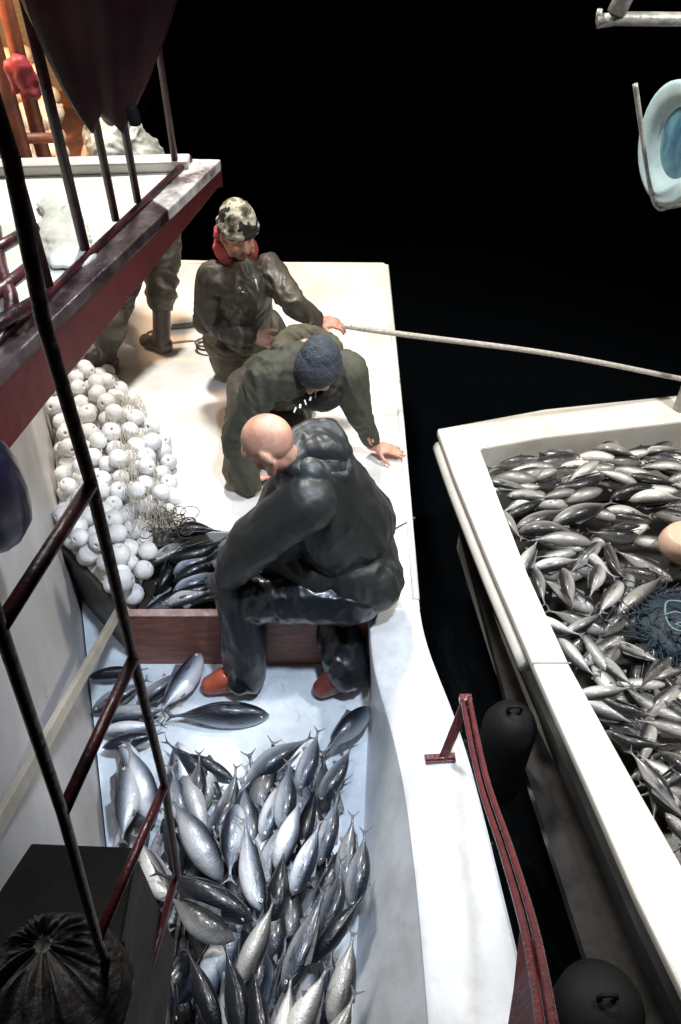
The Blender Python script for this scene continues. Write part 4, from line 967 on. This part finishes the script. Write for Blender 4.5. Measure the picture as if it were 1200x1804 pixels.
# collar round the neck
b.capsule(J['neck']+V(.06, -.04, -.02), J['neck']+V(.10, .12, .0), .07, .08)
jk = b.remesh('jacket', M['oilskin'], m1, .007, 8, .010, 6.0, (1.5, 1.5, .6), 1)
b = MB()   # folded hood
hc = W(570, 808, .86)+V(0, .02, 0)
oriented_ell(b, hc+V(0, 0, .0), (1, .35, -.45), .112, .098, .068, (.3, -.3, 1)); b.capsule(W(520, 808, .89), W(572, 790, .89)+V(0, .03, 0), .045, .055); b.capsule(W(545, 790, .90)+V(0, .02, 0), W(596, 800, .86)+V(0, .03, 0), .05, .045)
q_ = [W(508, 800, .90), W(516, 768, .93), W(545, 752, .935), W(582, 750, .925), W(600, 775, .89), W(612, 825, .83)]
for a_, b_ in zip(q_, q_[1:]): b.capsule(a_, b_, .026, .028)
b.capsule(W(510, 812, .89), W(545, 842, .85), .032, .035); b.capsule(W(545, 842, .85), W(604, 838, .82), .035, .03)
b.remesh('hood', M['oilskin'], m1, .006, 22, .010, 8, (1.2, 1, .5), 3)
b = MB()   # trousers
limb(b, [J['hipL']+V(-.02, 0, 0), J['hipL'].lerp(J['knL'], .5)+V(0, 0, .01), J['knL']+V(.01, 0, 0), J['knL'].lerp(J['anL'], .5)+V(.01, 0, 0), J['anL']+V(0, 0, .0)], [.125, .120, .105, .095, .095])
limb(b, [J['hipR'], J['knR'], J['knR'].lerp(J['anR'], .55), J['anR']+V(.0, .0, .03)], [.12, .11, .10, .098])
b.capsule(J['hipL'], J['hipR'], .13, .13)
b.remesh('trousers', M['oilskin2'], m1, .0075, 5, .015, 7, (1.4, 1.4, .5), 2)
for nm, an, toe, mm in (('L', J['anL'], J['toeL'], 'bootorange'), ('R', J['anR'], J['toeR'], 'bootdark')):
    b = MB(); b.capsule(an+V(0, 0, .02), an+V(0, 0, -.03), .056, .062); b.capsule(an+V(.02, 0, -.045), toe, .050, .045); b.capsule(an.lerp(toe, .6)+V(0, 0, .02), toe, .05, .045)
    zmin = -.352
    o = b.remesh('boot', M[mm], m1, .006, 3)
    for v in o.data.vertices: v.co.z = max(v.co.z, zmin)
b = MB(); hand(b, J['haL'], (-.8, .25, -.55), (.2, -.6, .75), .7, 1.0, 1, .0035); b.capsule(J['haL']+V(.03, 0, .03), J['haL'], .036, .034); b.remesh('glove', M['glove'], m1, .0035, 1)
b = MB(); hand(b, J['haR'], (-.7, .1, -.7), (0, -.2, .9), .6, 1.0, -1, .0035); b.remesh('glove', M['glove'], m1, .0035, 1)

# ---- man 2: green hoodie, navy beanie, leaning on one hand
J = dict(head=W(560, 648, .72), neck=V(-.16, 3.17, .70), shL=V(.03, 3.12, .60), shR=V(-.34, 3.02, .64),
         elL=W(632, 730, .33), haL=W(660, 786, .07), elR=W(415, 775, .32), haR=W(440, 846, .07),
         hipL=V(-.28, 3.48, .34), hipR=V(-.46, 3.36, .34), knL=V(-.28, 3.16, .08), knR=V(-.50, 3.00, .09), anL=V(-.22, 3.60, .07), anR=V(-.42, 3.50, .07), toeL=V(-.2, 3.70, .05), toeR=V(-.4, 3.62, .05))
m2, P2, F2 = person('man in dark green hoodie and navy beanie leaning on one hand on the deck', J, ((-.32, -.80, -.50), (.02, -.52, .85)), hands=[(J['haL'], (.92, -.06, -.18), (0, -.1, 1), .12, 1), (J['haR'], (.7, .5, -.2), (-.3, .3, .9), .5, -1)])
b = MB(); sm_ = (J['shL']+J['shR'])/2; pel = (J['hipL']+J['hipR'])/2
b.capsule(J['shL']+V(-.03, .02, 0), J['shR']+V(.03, .02, 0), .10, .115); b.capsule(sm_+V(-.03, .04, 0), sm_.lerp(pel, .5), .14, .15); b.capsule(sm_.lerp(pel, .5), pel, .15, .15)
limb(b, [J['shR'], J['shR'].lerp(J['elR'], .5), J['elR'], J['haR']+V(.0, -.02, .0)], [.09, .080, .070, .060])
limb(b, [J['shL'], J['shL'].lerp(J['elL'], .5), J['elL'], J['haL']+V(-.02, .01, .035)], [.098, .080, .062, .040])
b.remesh('hoodie', M['hoodie'], m2, .0075, 5, .017, 8, (1.3, 1.3, .8), 5)
b = MB(); c_ = J['neck']+V(0, .02, .0)   # hood bunched round the neck
for t in np.linspace(-.5, 3.7, 9)[:-1]:
    t2 = t+.525; b.capsule(c_+V(.115*math.cos(t), .07*math.sin(t), .02*math.sin(t)-.015), c_+V(.115*math.cos(t2), .07*math.sin(t2), .02*math.sin(t2)-.015), .05, .05)
oriented_ell(b, c_+V(-.03, .09, -.02), (1, 0, 0), .13, .07, .06, (0, 1, .3))
b.remesh('hood', M['hoodie2'], m2, .006, 3, .022, 11, (1, 1, .6), 2)
# black chest panel with a pale print
ch = W(530, 705, .56); b = MB(); oriented_ell(b, sm_+V(.045, -.06, -.07), (1, .1, -.2), .125, .075, .045, (0, -.3, -1)); b.remesh('chest_panel', M['blackcloth'], m2, .007, 4, .010, 10)
pr = W(541, 706, .60)
for k_ in range(5):
    q0 = W(520+k_*9, 722-k_*6.5, .615)
    MB().box(q0, (.006+.003*(k_ % 2), .018+.006*((k_+1) % 2), .004), Matrix.Rotation(R(-30+25*(k_ % 3)), 3, 'Z') @ Matrix.Rotation(R(40), 3, 'X')).build('chest_print', M['print'], m2)
b = MB(); f, s_, u = F2; rot = Matrix((f, s_, u)).transposed(); c_ = J['head']+u*.045-f*.010
b.ell(c_, (.112, .098, .088), rot); b.ell(c_+u*.03-f*.02, (.092, .086, .08), rot)
for t in np.linspace(0, 6.28, 15)[:-1]:
    t2 = t+.449; q = lambda a: c_-u*.022+f*.104*math.cos(a)+s_*.089*math.sin(a)+f*0; b.capsule(q(t), q(t2), .0165, .0165)
b.remesh('beanie', M['beanie'], m2, .005, 3, .006, 16)
b = MB(); limb(b, [J['hipR'], J['knR'], J['anR']], [.12, .09, .07]); limb(b, [J['hipL'], J['knL'], J['anL']], [.12, .09, .07]); b.capsule(J['hipL'], J['hipR'], .12, .12)
b.remesh('trousers', M['olivetrouser'], m2, .008, 4, .014, 8)
for an, toe in ((J['anL'], J['toeL']), (J['anR'], J['toeR'])):
    b = MB(); b.capsule(an, toe, .058, .046); o = b.remesh('boot', M['bootbrown'], m2, .007, 2)
    for v in o.data.vertices: v.co.z = max(v.co.z, .004)

# ---- man 3: kneeling, camouflage cap, holding the rope
J = dict(head=W(420, 412, .98), neck=W(414, 455, .86)+V(0, .05, 0), shL=W(470, 482, .76)+V(0, .03, 0), shR=W(378, 492, .76)+V(0, 0, 0),
         elL=Wy(518, 535, 3.60), haL=Wy(563, 566, 3.64), elR=W(368, 565, .50), haR=W(447, 590, .44),
         hipL=V(-.44, 3.95, .30), hipR=V(-.64, 3.90, .28), knL=V(-.42, 3.72, .12), knR=V(-.60, 3.62, .10), anL=V(-.5, 4.10, .07), anR=V(-.68, 4.0, .07), toeL=V(-.52, 4.2, .05), toeR=V(-.72, 4.1, .05))
J['knL'] = W(468, 612, .10); J['knR'] = W(405, 640, .10)
m3, P3, F3 = person('kneeling man in wet olive jacket and camouflage cap hauling the rope', J, ((.42, -.88, -.18), (.12, -.12, 1)), hands=[(J['haL'], (.9, .0, -.1), (-.1, -.3, 1), .75, 1), (J['haR'], (.8, -.3, -.2), (0, -.5, .8), .5, -1)])
b = MB(); sm_ = (J['shL']+J['shR'])/2; pel = (J['hipL']+J['hipR'])/2+V(0, -.02, .05)
b.capsule(J['shL']+V(-.03, 0, -.01), J['shR']+V(.03, 0, -.01), .085, .09); b.capsule(sm_+V(0, 0, -.06), sm_.lerp(pel, .5), .15, .155); b.capsule(sm_.lerp(pel, .5), pel, .155, .15)
b.capsule(sm_+V(0, 0, .02), J['neck']+V(0, 0, -.02), .10, .072)
limb(b, [J['shR'], J['shR'].lerp(J['elR'], .5), J['elR'], J['haR']+V(-.04, 0, 0)], [.088, .084, .080, .058])
limb(b, [J['shL'], J['shL'].lerp(J['elL'], .5), J['elL'], J['haL']+V(-.015, 0, 0)], [.088, .074, .060, .043])
b.remesh('jacket', M['olivejacket'], m3, .0075, 5, .018, 8, (1.3, 1.3, .8), 8)
b = MB()
limb(b, [J['hipL'], J['knL'], J['anL']], [.12, .095, .07]); limb(b, [J['hipR'], J['knR'], J['anR']], [.12, .10, .07]); b.capsule(J['hipL'], J['hipR'], .13, .13)
o = b.remesh('trousers', M['olivetrouser'], m3, .008, 4, .018, 9)
for v in o.data.vertices: v.co.z = max(v.co.z, .004)
for an, toe in ((J['anL'], J['toeL']), (J['anR'], J['toeR'])):
    b = MB(); b.capsule(an, toe, .058, .046); o = b.remesh('boot', M['bootbrown'], m3, .007, 2)
    for v in o.data.vertices: v.co.z = max(v.co.z, .004)
b = MB(); f, s_, u = F3; rot = Matrix((f, s_, u)).transposed(); c_ = J['head']+u*.05-f*.012
b.ell(c_, (.108, .093, .086), rot); b.ell(c_+u*.03-f*.01, (.098, .085, .080), rot)
for t in np.linspace(0, 6.28, 15)[:-1]:
    t2 = t+.449; q = lambda a: c_-u*.008+f*.103*math.cos(a)+s_*.088*math.sin(a); b.capsule(q(t), q(t2), .015, .015)
b.remesh('cap', M['camo'], m3, .005, 2, .008, 14)
b = MB(); c_ = J['head']-u*.03-f*.03    # pink hood lining round cheeks and neck
for t in np.linspace(-2.2, 2.2, 11)[:-1]:
    t2 = t+.44; q = lambda a: c_-f*(.078*math.cos(a)-.0)+s_*(.078*math.sin(a))-u*(.05+.035*abs(a)/2.2); b.capsule(q(t), q(t2), .034, .034)
for t in np.linspace(-1.3, 1.3, 7)[:-1]:
    t2 = t+.433; q = lambda a: c_-f*(.07*math.cos(a))+s_*(.09*math.sin(a))+u*.01; b.capsule(q(t), q(t2), .026, .026)
b.remesh('hood', M['pink'], m3, .005, 3, .010, 14)
zp = J['neck']+V(.06, -.12, -.16)
MB().tube([W(450, 492, .82), W(455, 512, .76)], .004, 8).build('zip_pull', M['print'], m3, smooth=True)
b = MB()
for k_ in range(5): q0 = W(402+k_*6, 486+k_*7, .80-.012*k_); b.beam(q0, q0+V(.012, 0, -.004), .007, .004)
b.build('chest_print', M['print'], m3)

# ---- man 4: bent over behind the platform, only his back and his legs in view
J = dict(head=V(-1.42, 4.25, 1.02), neck=V(-1.32, 4.36, 1.14), shL=V(-1.22, 4.28, 1.16), shR=V(-1.20, 4.62, 1.14),
         elL=V(-1.36, 4.2, .92), haL=V(-1.46, 4.16, .70), elR=V(-1.36, 4.6, .9), haR=V(-1.48, 4.5, .68),
         hipL=V(-1.10, 4.34, .86), hipR=V(-1.02, 4.52, .86), knL=W(196, 560, .40)+V(0, 0, 0), knR=W(285, 500, .42), anL=W(188, 628, .09), anR=W(284, 598, .09),
         toeL=W(160, 634, .045), toeR=W(258, 600, .045))
m4, P4, F4 = person('man bent over behind the platform, grey oilskin back above and olive legs below', J, ((-.75, -.1, -.66), (-.5, -.1, .6)), hands=[(J['haL'], (-.3, 0, -1), (-.6, 0, .2), .5, 1), (J['haR'], (-.3, 0, -1), (-.6, 0, .2), .5, -1)])
b = MB(); sm_ = (J['shL']+J['shR'])/2; pel = (J['hipL']+J['hipR'])/2
b.capsule(J['shL'], J['shR'], .10, .10); b.capsule(sm_, sm_.lerp(pel, .5)+V(0, 0, .04), .16, .175); b.capsule(sm_.lerp(pel, .5)+V(0, 0, .04), pel, .175, .16)
for sd in 'LR': limb(b, [J['sh'+sd], J['el'+sd], J['ha'+sd]], [.09, .075, .055])
b.remesh('jacket', M['paleback'], m4, .009, 5, .03, 7, None, 4)
b = MB()
limb(b, [J['hipL'], J['knL'], J['knL'].lerp(J['anL'], .5)], [.12, .092, .082]); limb(b, [J['hipR'], J['knR'], J['knR'].lerp(J['anR'], .25)], [.12, .095, .085]); b.capsule(J['hipL'], J['hipR'], .13, .13)
b.remesh('trousers', M['olivetrouser'], m4, .008, 4, .022, 9, None, 6)
for kn, an, toe in ((J['knL'], J['anL'], J['toeL']), (J['knR'], J['anR'], J['toeR'])):
    b = MB(); b.capsule(kn.lerp(an, .25), an+V(0, 0, -.02), .056, .052); b.capsule(an+V(.02, 0, -.035), toe, .046, .044); b.capsule(an+V(.01, 0, -.04), an.lerp(toe, .5)+V(0, 0, .012), .052, .05)
    o = b.remesh('boot', M['bootbrown'], m4, .006, 2)
    for v in o.data.vertices: v.co.z = max(v.co.z, .004)
